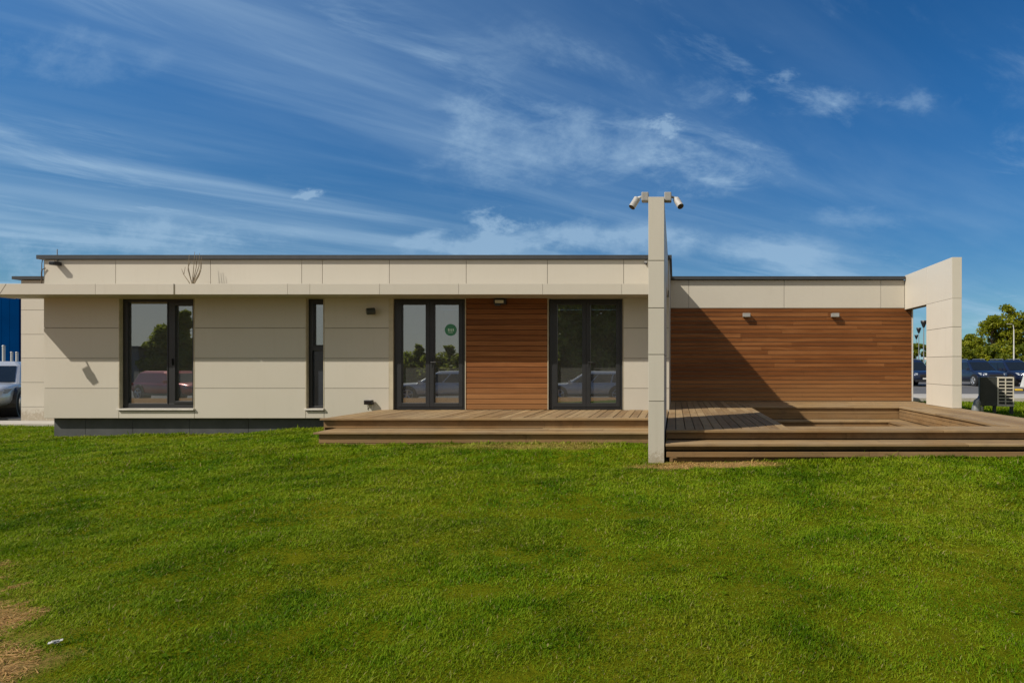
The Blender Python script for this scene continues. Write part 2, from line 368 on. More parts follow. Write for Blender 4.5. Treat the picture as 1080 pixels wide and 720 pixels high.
# ------------------------------------------------------------------ ground
CP = np.array([(-.3, 7.5, 0), (1.5, 7.4, .03), (3, 7.6, .10), (6, 7.6, .105), (9, 8, .10), (-13.2, 12, -.17), (-10, 12, -.11), (-7, 12, .0), (-6.3, 9.6, .03), (-3, 9.2, .06), (-.8, 9.2, .05),
               (0, 4, 0), (-3, 3, 0), (3, 3, .02), (-8, 6, -.02), (-17, 13.5, -.14), (-22, 15, -.15), (8, 15, .0), (10, 19, .02), (12, 12, .05), (0, 0, 0), (6, 0, 0), (-8, 0, -.05)])
def ground_z(x, y):
    x = np.asarray(x, float); y = np.asarray(y, float)
    wsum = np.zeros_like(x); z = np.zeros_like(x)
    for cx, cy, cz in CP:
        k = 1 / (((x - cx) ** 2 + (y - cy) ** 2) + 0.6) ** 1.5
        wsum += k; z += k * cz
    z = z / wsum
    z = z + (fbm(x, y, .5, 3) - .5) * .04 + (fbm(x + 3, y + 8, 2.6, 2) - .5) * .03
    b = sstep(-y, 0.2, 1.8); z = z * (1 - b) - .42 * b                 # falls to the car park behind the viewpoint
    b = sstep(y, 18.5, 21.0); z = z * (1 - b) - .02 * b
    b = sstep(-x, 15.5, 16.8) * sstep(y, 13.6, 14.6); z = z * (1 - b) - .16 * b
    b = sstep(x, 0.1, 0.5) * (1 - sstep(x, 5.8, 6.1)) * sstep(y, 8.0, 8.3) * (1 - sstep(y, 14.4, 14.8)); z = z - .35 * b
    return z
def dryness(x, y):
    n = fbm(x, y, 1.7, 4); n2 = fbm(x + 31, y + 11, 5.0, 3)
    d = ((x + 2.98) * 0.9 + (y - 2.44) * 1.24) / 1.53                 # distance to the edge of the bare corner
    dirt = 1 - sstep(d + (n - .5) * .8 + (n2 - .5) * .45, -.18, .18)
    e = ((x - 0.40) / .95) ** 2 + ((y - 7.60) / .24) ** 2
    dry = 1 - sstep(e + (n2 - .5) * 1.4, .35, 1.5)
    e2 = ((x + 2.6) / 1.7) ** 2 + ((y - 9.1) / .35) ** 2
    dry2 = .45 * (1 - sstep(e2 + (n - .5) * 2.0, .2, 1.5))
    return np.clip(dirt, 0, 1), np.clip(np.maximum(dry, dry2), 0, 1)
def make_ground():
    def axis(a, b, st, ext):
        c = np.arange(a, b + 1e-6, st); o = np.array(ext)
        return np.concatenate([(a - o[::-1]), c, b + o])
    xs = axis(-30, 26, .25, (2, 6, 14, 30, 70, 160, 400, 900)); ys = axis(-8, 24, .25, (2, 6, 14, 30, 70, 160, 400, 900, 1800))
    X, Y = np.meshgrid(xs, ys); Z = ground_z(X, Y); a, b = dryness(X, Y); D = np.clip(a + b * .8, 0, 1)
    nx, ny = len(xs), len(ys); idx = np.arange(nx * ny).reshape(ny, nx)
    fs = np.stack([idx[:-1, :-1], idx[:-1, 1:], idx[1:, 1:], idx[1:, :-1]], -1).reshape(-1, 4)
    me = bpy.data.meshes.new('lawn'); me.from_pydata(np.stack([X, Y, Z], -1).reshape(-1, 3).tolist(), [], fs.tolist())
    at = me.attributes.new('dry', 'FLOAT', 'POINT'); at.data.foreach_set('value', D.ravel().astype(np.float32))
    me.polygons.foreach_set('use_smooth', [True] * len(me.polygons)); me.materials.append(M['lawn'])
    o = bpy.data.objects.new('lawn', me); COL.objects.link(o); tag(o, kind='structure')
make_ground()
def sheet(name, x0, x1, y0, y1, z, m, th=.12):
    o = MB().box(x0, x1, y0, y1, z - th, z).build(name, m); return tag(o, kind='structure')
sheet('road', 4.5, 140, 24.4, 120, .03, M['asphalt'])
sheet('pavement', 4.5, 140, 21.3, 24.4, .13, M['concrete'], .2)
sheet('car_park', -150, -17.6, 15.5, 70, -.10, M['asphalt'])
sheet('path', -60, -13.15, 14.0, 14.87, -.085, M['concrete'])
sheet('car_park', -70, 70, -24, -2.2, -.39, M['asphalt'])

# ------------------------------------------------------------------ the building
BLD = thing('pavilion_building', 'low flat roofed pavilion with beige panels, dark doors and brown timber cladding', 'building', (0, 0, 0))
YM = 12.0; YB = 14.88; G = .0048
ROWS = [2.80, 2.144, 1.504, .872, .24]
def X(px): return wx(px, YM)
def panels(mb, x0, x1, y, zs, th=.02, xs=None):
    """a sheet of facing panels, front on plane y, with open joints"""
    xs = xs or [x0, x1]
    for a, b in zip(xs[:-1], xs[1:]):
        for zt, zb in zip(zs[:-1], zs[1:]):
            mb.box(a + G, b - G, y, y + th, zb + G, zt - G, 0)
def wall_backing(mb, x0, x1, y, z0, z1, d=.28): mb.box(x0, x1, y + .02, y + d, z0, z1, 1)
W1 = (125.3, 205.0); W2 = (322.4, 341.8); D1 = (410.3, 491.2); D2 = (577.6, 657.5); XL = X(46); XR = -.12
ZH = 2.775; ZS = wz(430.6, YM); ZD = .42
m = MB(); panels(m, X(D2[1]), XR, YM, ROWS); wall_backing(m, X(D2[1]) + .003, XR - .003, YM, .24, 2.957); wall_backing(m, X(D2[0]) - .003, X(D2[1]) + .002, YM, .20, ZD - .03); wall_backing(m, X(D2[0]) - .003, X(D2[1]) + .002, YM, ZH + .002, 2.957)
m.build('front_wall', [M['clad'], M['gap']], BLD, bevel=.002)
m = MB()
for a, b, zs in ((XL, X(W1[0]), ROWS), (X(W1[1]), X(W2[0]), ROWS), (X(W2[1]), X(D1[0]), ROWS)):
    panels(m, a, b, YM, zs); wall_backing(m, a + .003, b - .003, YM, .24, 2.96)
for a, b in (W1, W2):
    panels(m, X(a), X(b), YM, [ZS - .05, .24]); wall_backing(m, X(a) - .003, X(b) + .003, YM, .243, ZS - .05); wall_backing(m, X(a) - .003, X(b) + .003, YM, ZH + .002, 2.957)
for a, b in (D1,):
    wall_backing(m, X(a) - .003, X(b) + .003, YM, .20, ZD - .03); wall_backing(m, X(a) - .003, X(b) + .003, YM, ZH + .002, 2.957)
m.build('front_wall', [M['clad'], M['gap']], BLD, bevel=.002)
# parapet above the canopy
m = MB(); panels(m, XL, XR, YM, [3.585, 2.93], xs=[XL] + [X(p) for p in (122, 222, 318.2, 340, 410.6, 491.7, 577.3, 657.8)] + [XR])
m.box(XL + .003, XR - .003, YM + .02, YM + .28, 2.96, 3.585, 1)
for k in range(4):    # left flank
    m.box(XL, XL + .02, YM + .03 + G, YB - G, ROWS[k + 1] + G, ROWS[k] - G, 0)
m.box(XL, XL + .02, YM + .03 + G, YB + 3, 2.806, 3.585, 0); m.box(XL + .02, XL + .25, YM + .285, YB + 3, .24, 3.58, 1)
m.box(XR - .02, XR, YM + .03 + G, YB, .42, 3.585, 0); m.box(XR - .25, XR - .02, YM + .285, YB + 3, .24, 3.58, 1)
m.build('parapet_wall', [M['clad'], M['gap']], BLD, bevel=.002)
# canopy
YC = 11.235; m = MB(); zc0, zc1 = 2.757, 2.968
cx = lambda p: wx(p, YC)
jx = [-13.92] + [cx(p) for p in (100.6, 183.0)]; jx2 = [cx(p) for p in (184.6, 303.2, 326.8, 400.3, 483.7, 572.3, 655.7)] + [-.375]
for seq in (jx, jx2):
    for a, b in zip(seq[:-1], seq[1:]): m.box(a + G / 2, b - G / 2, YC, YC + .03, zc0, zc1, 0)
m.box(-13.9, -.378, YC + .03, YM - .004, zc0 + .012, zc1 - .012, 2)
m.box(-13.92, -13.9, YC + .033, YM - .004, zc0, zc1, 0)
m.box(-13.915, XL - .002, YM - .002, YM + .1, zc0 + .012, zc1 - .012, 0)
mt = Matrix.Translation((cx(3), YC - .002, (zc0 + zc1) / 2)) @ Matrix.Rotation(R(33), 4, 'Y')
m.box(-.006, .006, 0, .004, -.12, .12, 1, mt)
m.build('canopy', [M['clad'], M['gap'], M['soffit']], BLD, bevel=.003)
# plinth
m = MB()
for a, b in zip((57, 90, 140, 200, 262, 327, 345), (90, 140, 200, 262, 327, 345, 480)): m.box(wx(a, 12.14) + .004, wx(b, 12.14) - .004, 12.14, 12.25, -.3, .238)
m.box(-13.24, XR - .1, 12.15, 15, -.3, .20)
m.build('plinth', M['plinth'], BLD)
# roof slab with dark metal edge
m = MB(); zr0, zr1 = 3.588, 3.672
m.box(XL - .09, XR + .05, YM - .06, YB + .5, zr0, zr1); m.box(wx(17, YB), XL - .085, YB - .1, YB + 7, zr0 + .002, zr1 - .002)
m.box(XL, 5.99, YB + .45, YB + 7, zr0 + .004, zr1 + .002); m.box(XR + .045, 5.99, YB - .09, YB + .5, zr0 + .002, zr1 - .001)
m.build('roof', M['cap'], BLD)
# wing wall set back on the left
m = MB(); xa = wx(22, YB)
panels(m, xa, XL, YB, [3.585, 2.80, 2.165, 1.545, .91, .272, -.16]); m.box(xa + .01, XL, YB + .02, YB + 1.2, -.2, 3.58, 1)
m.box(xa, xa + .01, YB + .02, YB + 1.2, -.2, 3.58, 0)
m.build('wing_wall', [M['clad'], M['gap']], BLD, bevel=.002)
# upper band and rear wall over the terrace
m = MB(); panels(m, XR, 6.005, YB, [3.585, 2.852], xs=[XR] + [wx(p, YB) for p in (726.5, 827, 929)] + [6.005]); m.box(XR, 6.2, YB + .02, YB + .25, .1, 3.58, 1)
m.build('upper_band', [M['clad'], M['gap']], BLD, bevel=.002)
# timber cladding
def boards_x(mb, x0, x1, y, z0, z1, pitch, th=.024, gap=.016, seglen=(1.8, 3.6), rnd=random.Random(4)):
    n = max(1, round((z1 - z0) / pitch)); p = (z1 - z0) / n
    for i in range(n):
        a = x0
        while a < x1 - .02:
            b = min(x1, a + rnd.uniform(*seglen))
            if x1 - b < .5: b = x1
            j = rnd.uniform(0, .003)
            mb.box(a + .001, b - .001, y + j, y + th, z0 + i * p + gap / 2, z0 + (i + 1) * p - gap / 2, 0); a = b
m = MB(); boards_x(m, XR + .002, 6.19, YB, ZD + .002, 2.846, .111)
m.box(6.192, 6.225, YB - .012, YB + .26, ZD, 3.58, 1)
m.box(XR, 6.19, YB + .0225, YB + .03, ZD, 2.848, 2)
m.build('terrace_timber_cladding', [M['wood'], M['sill'], M['void']], BLD, bevel=.009)
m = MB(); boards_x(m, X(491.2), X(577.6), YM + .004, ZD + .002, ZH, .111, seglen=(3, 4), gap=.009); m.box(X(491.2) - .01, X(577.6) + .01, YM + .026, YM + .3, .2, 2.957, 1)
m.build('timber_cladding', [M['wood'], M['void']], BLD, bevel=.007)
# fin wall in front of the facade
def stack(mb, x0, x1, y0, y1, zs, ys=None):
    mb.box(x0 + .008, x1 - .008, y0 + .008, y1 - .008, zs[-1], zs[0] - .004, 1)
    for zt, zb in zip(zs[:-1], zs[1:]):
        yy = ys or [y0, y1]
        for a, b in zip(yy[:-1], yy[1:]): mb.box(x0, x1, a + (G if a != y0 else 0), b - (G if b != y1 else 0), zb + G, zt - (G if zt != zs[0] else 0), 0)
FX0, FX1 = -.3675, -.150
m = MB(); stack(m, FX0, FX1, 7.82, 10.0, [3.672, 2.796, 2.145, 1.505, .864, -.12]); stack(m, FX0, FX1, 10.0, 11.99, [3.674, 2.81], [10.0, 11.0, 11.99])
m.build('fin_wall', [M['clad'], M['gap']], BLD, bevel=.003)
# portal on the right
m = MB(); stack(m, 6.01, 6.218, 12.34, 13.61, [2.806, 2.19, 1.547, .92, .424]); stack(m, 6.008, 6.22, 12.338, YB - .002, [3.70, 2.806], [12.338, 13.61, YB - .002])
m.build('portal_wall', [M['cladpale'], M['gap']], BLD, bevel=.003)  # portal panels have a paler base colour than the main wall
# rooms behind the glass
m = MB(); zf = .30
m.box(XL + .26, XR - .26, 12.29, 16.4, zf - .05, zf, 1); m.box(XL + .26, XR - .26, 16.4, 16.5, zf, 2.95, 0); m.box(XL + .26, XR - .26, 12.29, 16.4, 2.96, 3.0, 0)
for p in (262, 375, 535): m.box(X(p) - .05, X(p) + .05, 12.30, 16.4, zf, 2.96, 0)
m.build('room', [M['inner'], M['floor']], BLD)

def frame_ring(mb, x0, x1, z0, z1, wl, wr, wb, wt, y0, y1, mi=0):
    mb.box(x0, x0 + wl, y0, y1, z0, z1, mi); mb.box(x1 - wr, x1, y0, y1, z0, z1, mi)
    mb.box(x0 + wl, x1 - wr, y0, y1, z0, z0 + wb, mi); mb.box(x0 + wl, x1 - wr, y0, y1, z1 - wt, z1, mi)
def reveal(mb, px, z0, z1, d, y0=YM - .004):
    a, b = X(px[0]), X(px[1]); mb.box(a - .001, a + .014, y0, YM + d, z0, z1); mb.box(b - .014, b + .001, y0, YM + d, z0, z1); mb.box(a + .014, b - .014, y0, YM + d, z1 - .016, z1)
ZT = wz(314.4, YM)
def pane(mb, x0, x1, y, z0, z1): mb.box(x0, x1, y, y + .012, z0, z1)
# large window
win = bpy.data.objects.new('window', None); COL.objects.link(win); win.parent = BLD; win.location = (0, 0, 0)
m = MB(); reveal(m, W1, ZS, ZH + .004, .12); m.build('reveal', M['reveal'], win)
m = MB(); m.box(X(124.6), X(205.6), YM - .045, YM + .12, ZS - .035, ZS); m.build('sill', M['sill'], win, bevel=.003)
a, b = X(W1[0]) + .014, X(W1[1]) - .014; y0, y1 = YM + .075, YM + .15
m = MB(); frame_ring(m, a, b, ZS + .001, ZT, .10, .06, .10, .07, y0, y1)
xm = X(177.6); m.box(xm - .085, xm + .05, y0 - .001, y1, ZS + .102, ZT - .071); m.box(X(173.2) - .0, X(174.2), y0 - .012, y0, ZS + .10, ZT - .07)
frame_ring(m, xm + .052, b - .062, ZS + .102, ZT - .072, .035, .02, .05, .08, y0 - .014, y1 - .01)
m.box(xm + .03, xm + .045, y0 - .05, y0 - .002, 1.36, 1.50)
m.build('window_frame', M['frame'], win, bevel=.004)
m = MB(); pane(m, a + .09, xm - .08, YM + .12, ZS + .09, ZT - .06); m.build('pane', M['glass'], win)
m = MB(); pane(m, xm + .08, b - .07, YM + .11, ZS + .14, ZT - .14); m.build('pane', M['glass'], win)
# narrow window
win2 = bpy.data.objects.new('window', None); COL.objects.link(win2); win2.parent = BLD
m = MB(); reveal(m, W2, ZS, ZH + .004, .12); m.build('reveal', M['reveal'], win2)
m = MB(); m.box(X(321.8), X(342.4), YM - .045, YM + .12, ZS - .035, ZS); m.build('sill', M['sill'], win2, bevel=.003)
a, b = X(W2[0]) + .014, X(W2[1]) - .014; zt = wz(367.3, YM)
m = MB(); frame_ring(m, a, b, ZS + .001, ZT, .075, .02, .05, .09, y0, y1); m.box(a + .076, b - .021, y0 - .002, y1 - .002, zt - .045, zt + .045)
frame_ring(m, a + .077, b - .022, zt + .046, ZT - .091, .03, .025, .03, .03, y0 - .012, y1 - .01)
m.build('window_frame', M['frame'], win2, bevel=.004)
m = MB(); pane(m, a + .10, b - .04, YM + .115, zt + .07, ZT - .11); m.build('pane', M['glass'], win2)
m = MB(); pane(m, a + .07, b - .015, YM + .115, ZS + .045, zt - .04); m.build('opaque_pane', M['darkpane'], win2)  # lower pane made opaque and dark, hiding the room behind
# glazed double doors
def door(px, label):
    d = bpy.data.objects.new('double_door', None); COL.objects.link(d); d.parent = BLD; d['label'] = label
    zb = ZD + .004; m = MB(); reveal(m, px, zb, ZH + .004, .12); m.build('reveal', M['reveal'], d)
    a, b = X(px[0]) + (.014 if px is D2 else .062), X(px[1]) - .014
    a = X(414.6) if px is D1 else X(579.2); m = MB(); yy0, yy1 = YM + .04, YM + .12
    frame_ring(m, a, b, zb, ZT, .075, .06, .05, .07, yy0, yy1); m.build('door_frame', M['frame'], d, bevel=.003)
    if px is D1:
        m = MB(); m.box(X(410.3) + .014, a, YM - .003, YM + .1, zb, ZT + .02); m.build('door_trim', M['reveal'], d)
    mid = (a + b) / 2; zl0, zl1 = zb + .052, ZT - .072
    for s, (x0, x1) in enumerate(((a + .077, mid - .002), (mid + .002, b - .062))):
        m = MB(); frame_ring(m, x0, x1, zl0, zl1, .085, .085, .085, .06, yy0 - .012, yy1 - .012); lf = m.build('door_leaf', M['frame'], d, bevel=.004)
        m = MB(); pane(m, x0 + .08, x1 - .08, YM + .075, zl0 + .08, zl1 - .055); m.build('pane', M['glass'], lf)
        if s == 1:
            m = MB(); m.box(x0 + .025, x0 + .055, yy0 - .02, yy0 - .012, 1.32, 1.52); m.tube([(x0 + .04, yy0 - .02, 1.42), (x0 + .04, yy0 - .06, 1.42), (x0 + .15, yy0 - .06, 1.42)], .009)
            m.build('handle', M['frame'], lf)
        if s == 1 and px is D1:
            m = MB(); cx_, cz_ = X(473.9), wz(347.6, YM); yk = YM + .071; n = 40
            m.tube([(cx_, yk, cz_), (cx_, yk + .003, cz_)], .126, 40)
            for (dx, dz, w_, h_) in ((-.045, .0, .022, .06), (-.015, -.005, .014, .05), (.015, .008, .03, .022), (.018, -.02, .02, .022), (.055, 0, .02, .055), (0, -.055, .10, .012)):
                m.box(cx_ + dx - w_ / 2, cx_ + dx + w_ / 2, yk - .002, yk - .0005, cz_ + dz - h_ / 2, cz_ + dz + h_ / 2, 1)
            m.build('sticker', [M['green'], M['pale']], lf)
    return d
door(D1, 'double door with a round green sticker on its right leaf'); door(D2, 'double door nearest the fin wall')
# inside: pale curtain and a table just visible through the doors
m = MB()
for k in range(14):
    xk = X(604) + k * .045; m.box(xk, xk + .04, 13.6 + (.03 if k % 2 else 0), 13.62 + (.03 if k % 2 else 0), .9, 2.5)
o = m.build('curtain', M['white']); tag(o, 'pale curtain hanging inside behind the glass door nearest the fin wall', 'curtain')
t = thing('office_table', 'white office table inside behind the glass door nearest the fin wall', 'table', (X(628), 12.95, .30))
MB().box(-.55, .55, -.3, .3, .70, .73).build('tabletop', M['grey'], t)
for sx in (-.5, .5): MB().box(sx - .03, sx + .03, -.25, .25, 0, .70).build('leg', M['white'], t)

# ------------------------------------------------------------------ decks
def boards(mb, x0, x1, y0, y1, z, along, pitch=.145, th=.034, gap=.011, rnd=random.Random(9)):
    w_, l0, l1 = ((x1 - x0), y0, y1) if along == 'y' else ((y1 - y0), x0, x1)
    n = max(1, round(w_ / pitch)); p = w_ / n
    for i in range(n):
        a = l0
        while a < l1 - .01:
            b = min(l1, a + rnd.uniform(2.2, 4.2))
            if l1 - b < .6: b = l1
            j = rnd.uniform(-.004, .003); q0 = i * p + gap / 2; q1 = (i + 1) * p - gap / 2; e = .0015
            if along == 'y': mb.box(x0 + q0, x0 + q1, a + e, b - e, z - th, z + j)
            else: mb.box(a + e, b - e, y0 + q0, y0 + q1, z - th, z + j)
            a = b
def riser(mb, x0, x1, y, z0, z1, n=1, th=.025, rnd=random.Random(2)):
    p = (z1 - z0) / n
    for i in range(n):
        a = x0
        while a < x1 - .01:
            b = min(x1, a + rnd.uniform(2, 4)); b = x1 if x1 - b < .5 else b
            mb.box(a + .001, b - .001, y, y + th, z0 + i * p + .004, z0 + (i + 1) * p - .004); a = b
DL = thing('timber_deck', 'timber deck with two steps in front of the glass doors, left of the fin wall', 'deck', (-3.2, 10.1, 0)); DL.location = (0, 0, 0)
xl, xr = -6.245, -.385
m = MB(); boards(m, xl, xr, 10.16, YM - .006, ZD, 'y'); m.build('deck_boards', M['decky'], DL, bevel=.004); m = MB(); boards(m, FX0, XR - .02, 10.02, 11.98, ZD, 'y'); m.build('deck_boards', M['decky'], DL, bevel=.004)
m = MB(); boards(m, xl - .02, xr, 10.02, 10.158, ZD + .002, 'x', .14); m.build('nosing', M['deckx'], DL, bevel=.005)
m = MB(); riser(m, xl + .02, xr, 10.09, .247, ZD - .036); m.build('riser', M['riser'], DL, bevel=.004); m = MB(); riser(m, xl + .28, xr, 9.52, -.10, .207, 2)
for k in range(3): m.box(xl + .005, xl + .03, 10.1, 12.1, .0 + k * .128, .12 + k * .128)
m.box(xl + .285, xl + .30, 9.54, 10.09, -.1, .207); m.build('riser', M['riser'], DL, bevel=.004)
m = MB(); boards(m, xl + .22, xr, 9.46, 10.115, .244, 'x', .135); m.build('tread', M['deckx'], DL, bevel=.005)
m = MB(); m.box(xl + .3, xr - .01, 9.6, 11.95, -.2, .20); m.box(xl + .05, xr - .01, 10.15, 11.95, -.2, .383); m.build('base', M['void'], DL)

DR = thing('timber_terrace', 'timber terrace with a sunken seating pit and front steps, right of the fin wall', 'deck', (0, 0, 0))
x0, x1, px0, px1 = -.13, 6.22, 1.70, 5.05; yf, py0, py1, yb = 8.19, 8.81, 12.85, YB - .035
m = MB(); boards(m, x0, px0, yf + .142, yb, ZD, 'y'); m.build('deck_boards', M['decky'], DR, bevel=.004); m = MB(); boards(m, px1, x1, py0 + .002, py1, ZD, 'y', .146); m.build('deck_boards', M['decky'], DR, bevel=.004)
m = MB(); boards(m, px0 + .004, x1, yf + .144, py0, ZD, 'x', .155); m.build('deck_boards', M['deckx'], DR, bevel=.004); m = MB(); boards(m, px0 + .004, x1, py1 + .002, yb, ZD, 'x'); m.build('deck_boards', M['deckx'], DR, bevel=.004)
m = MB(); boards(m, x0, x1 + .02, yf, yf + .14, ZD + .002, 'x', .14); m.build('nosing', M['deckx'], DR, bevel=.005)
m = MB(); riser(m, x0, x1, yf + .075, .288, ZD - .036); m.build('riser', M['riser'], DR, bevel=.004); m = MB(); riser(m, x0, x1 + .1, 7.90, .182, .247); riser(m, x0 + .01, x1 + .1, 7.79, .098, .178); riser(m, x0 + .05, x1 + .1, 7.87, -.06, .09); m.build('riser', M['riser'], DR, bevel=.004)
m = MB(); riser(m, px0 + .01, px1 + .029, py1 + .05, .143, ZD - .036, 2); m.build('riser', M['riser'], DR, bevel=.004); m = MB(); riser(m, px0 + .01, 4.66, 12.43, -.02, .103); m.build('riser', M['riser'], DR, bevel=.004)
m = MB()
for k in range(3):
    m.box(px1 + .03, px1 + .055, py0 + .02, py1 + .05, .145 + k * .081, .143 + (k + 1) * .081 - .004)
m.build('pit_lining', M['riser'], DR, bevel=.004)
for xx, ya_, yb_, nm in ((px0 - .03, py0 + .02, py1, 'pit_lining'), (x1 - .03, yf + .1, yb, 'side_boards')):
    m = MB()
    for k in range(3): m.box(xx, xx + .025, ya_, yb_, -.05 + k * .145, .09 + k * .145)
    m.build(nm, M['riser'], DR, bevel=.004)
MB().box(4.66, 4.685, py0, 12.43, -.02, .103).build('pit_lining', M['riser'], DR, bevel=.004)
m = MB(); boards(m, x0, x1 + .12, 7.75, 8.235, .284, 'x', .12); m.build('tread', M['deckx'], DR, bevel=.005)
m = MB(); boards(m, px0 + .01, px1 + .02, 12.40, py1 + .045, .14, 'x', .12); boards(m, 4.63, px1 + .02, py0 + .02, 12.398, .14, 'y'); m.build('pit_step', M['deckx'], DR, bevel=.005)
m = MB(); boards(m, px0, 4.66, py0, 12.43, -.02, 'y'); m.build('pit_floor', M['decky'], DR, bevel=.004)
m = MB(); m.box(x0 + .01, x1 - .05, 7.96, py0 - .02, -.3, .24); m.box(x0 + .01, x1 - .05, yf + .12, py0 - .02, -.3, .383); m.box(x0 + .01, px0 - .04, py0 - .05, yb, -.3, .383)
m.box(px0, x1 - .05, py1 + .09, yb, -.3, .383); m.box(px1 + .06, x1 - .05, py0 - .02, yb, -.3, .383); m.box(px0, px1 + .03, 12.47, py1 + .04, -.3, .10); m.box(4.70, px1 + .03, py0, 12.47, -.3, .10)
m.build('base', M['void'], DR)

# ------------------------------------------------------------------ small fittings
def wall_light(name, px, label):
    Y = YB; t = thing(name, label, 'wall light', (wx(px, Y), Y, wz(332.6, Y)), group='wall lights on the terrace timber')
    MB().box(-.095, .095, -.125, -.004, -.045, .05).build('housing', M['grey'], t, bevel=.006)
    MB().box(-.05, .05, -.004, .0, -.06, .06).build('mount', M['black'], t)
    MB().box(-.075, .075, -.115, -.02, -.051, -.045).build('diffuser', M['diff'], t); return t
wall_light('wall_light', 787, 'small grey wall light on terrace timber wall, the one nearer the fin wall')
wall_light('wall_light', 880, 'small grey wall light on terrace timber wall, the one nearer the white portal')
t = thing('spotlight', 'round beige spotlight on the panel wall beside the stickered glass door', 'spotlight', (X(392.5), YM, wz(329, YM)))
MB().tube([(0.02, -.001, 0), (.02, -.03, 0)], .07, 20).build('mount', M['acbeige'], t, bevel=.004)
MB().tube([(.10, -.08, .015), (-.02, -.17, -.005)], .07, 20).build('head', M['acdark'], t, bevel=.004); MB().tube([(-.02, -.17, -.005), (-.026, -.175, -.006)], .06, 20).build('lens', M['lens'], t)
MB().tube([(.02, -.03, 0), (.04, -.12, 0)], .02).build('arm', M['black'], t)
t = thing('bulkhead_light', 'dark bulkhead light with a pale lens on the timber panel between the doors', 'wall light', (X(528), YM, wz(318.5, YM)))
MB().box(-.13, .13, -.07, .003, -.055, .065).build('housing', M['black'], t, bevel=.012); MB().box(-.095, .085, -.085, -.07, -.028, .035).build('diffuser', M['diff'], t, bevel=.006)
MB().box(-.10, .02, -.08, -.06, -.085, -.05).build('sensor', M['cap'], t, bevel=.008)
t = thing('floodlight', 'small dark floodlight low on the panel wall by the deck corner', 'floodlight', (X(390.5), YM, wz(424, YM)))
MB().box(-.085, .085, -.10, -.02, -.045, .05).build('housing', M['black'], t, bevel=.01); MB().box(-.065, .065, -.104, -.10, -.03, .035).build('lens', M['lens'], t)
MB().box(-.03, .03, -.02, .0, -.05, .05).build('bracket', M['grey'], t)
for sx in (-.05, .05): MB().tube([(sx, -.03, -.04), (sx * 1.05, -.012, -.10), (sx * 1.1, -.008, -.15)], .007).build('cable', M['white'], t)
t = thing('floodlight', 'black floodlight on an arm at the left end of the parapet, beside a thin mast', 'floodlight', (X(62.5), YM, wz(278.5, YM)))
MB().box(-.06, .06, -.15, -.005, -.04, .035).build('housing', M['black'], t, bevel=.008); MB().box(-.045, .045, -.154, -.15, -.03, .028).build('lens', M['lens'], t)
o = MB().tube([(X(61), YM - .01, 3.45), (X(61), YM - .012, 3.80)], .008).tube([(X(61), YM - .01, 3.5), (X(61), YM + .0, 3.5)], .006).build('mast', M['grey']); tag(o, 'thin grey mast fixed to the left end of the parapet', 'mast')
t = thing('floodlight', 'dark floodlight hanging below the left tip of the canopy', 'floodlight', (-13.56, 11.22, 2.757))
MB().box(-.07, .07, -.05, .05, -.11, .11, 0, Matrix.Translation((-.03, -.04, -.20)) @ Matrix.Rotation(R(-28), 4, 'Y')).build('housing', M['black'], t, bevel=.01); MB().tube([(0, -.03, -.12), (0, .06, 0)], .015).build('arm', M['black'], t)
m = MB(); m.tube([(X(44.6), YM - .012, wz(300, YM)), (X(45), YM - .02, wz(288, YM)), (X(46), YM - .03, wz(284.5, YM)), (X(49), YM - .02, wz(283, YM))], .011)
m.tube([(X(45), YM - .02, wz(287, YM)), (X(45.2), YM - .02, wz(278, YM)), (X(45.4), YM - .01, wz(274, YM))], .006)
tag(m.build('cable', M['bark']), 'loose brown cable at the left edge of the parapet', 'cable')
t = thing('sensor', 'tiny dark dome sensor on the parapet beside the fin wall', 'sensor', (X(681.3), YM - .003, wz(277.5, YM)))
MB().box(-.03, .03, -.05, 0, -.005, .035).build('mount', M['grey'], t, bevel=.005); MB().tube([(0, -.03, -.005), (0, -.03, -.025), (0, -.03, -.04)], [.032, .028, .012], 12).build('dome', M['lens'], t, smooth=True)
# dead plant on the canopy
m = MB(); rn = random.Random(5); bx, by, bz = wx(203, 11.7), 11.7, 2.95
for k, (dx, top) in enumerate(((-5, 268), (-1.5, 264.5), (1, 267), (3.5, 266), (6, 270), (9.5, 275), (-9, 281), (-3, 273), (4.5, 283))):
    tx = wx(203 + dx, 11.7); tz = wz(top, 11.7); yy = by + rn.uniform(-.08, .08)
    pts = [(bx + rn.uniform(-.02, .02), by, bz), (bx + (tx - bx) * .45, by + (yy - by) * .3, bz + (tz - bz) * .28), (bx + (tx - bx) * 1.08, yy, bz + (tz - bz) * .62), (tx, yy + .02, tz)]
    m.tube(pts, [.010, .008, .006, .003], 6)
    if k % 2 == 0: m.tube([pts[2], (pts[2][0] + rn.uniform(-.08, .08), pts[2][1], pts[2][2] + .12)], [.006, .003], 5)
m.tube([(bx - .005, by, bz), (bx + .0, by, bz + .12)], [.035, .02], 8)
tag(m.build('dead_plant', M['twig']), 'dead dry plant with bare stems growing from the canopy top', 'plant')
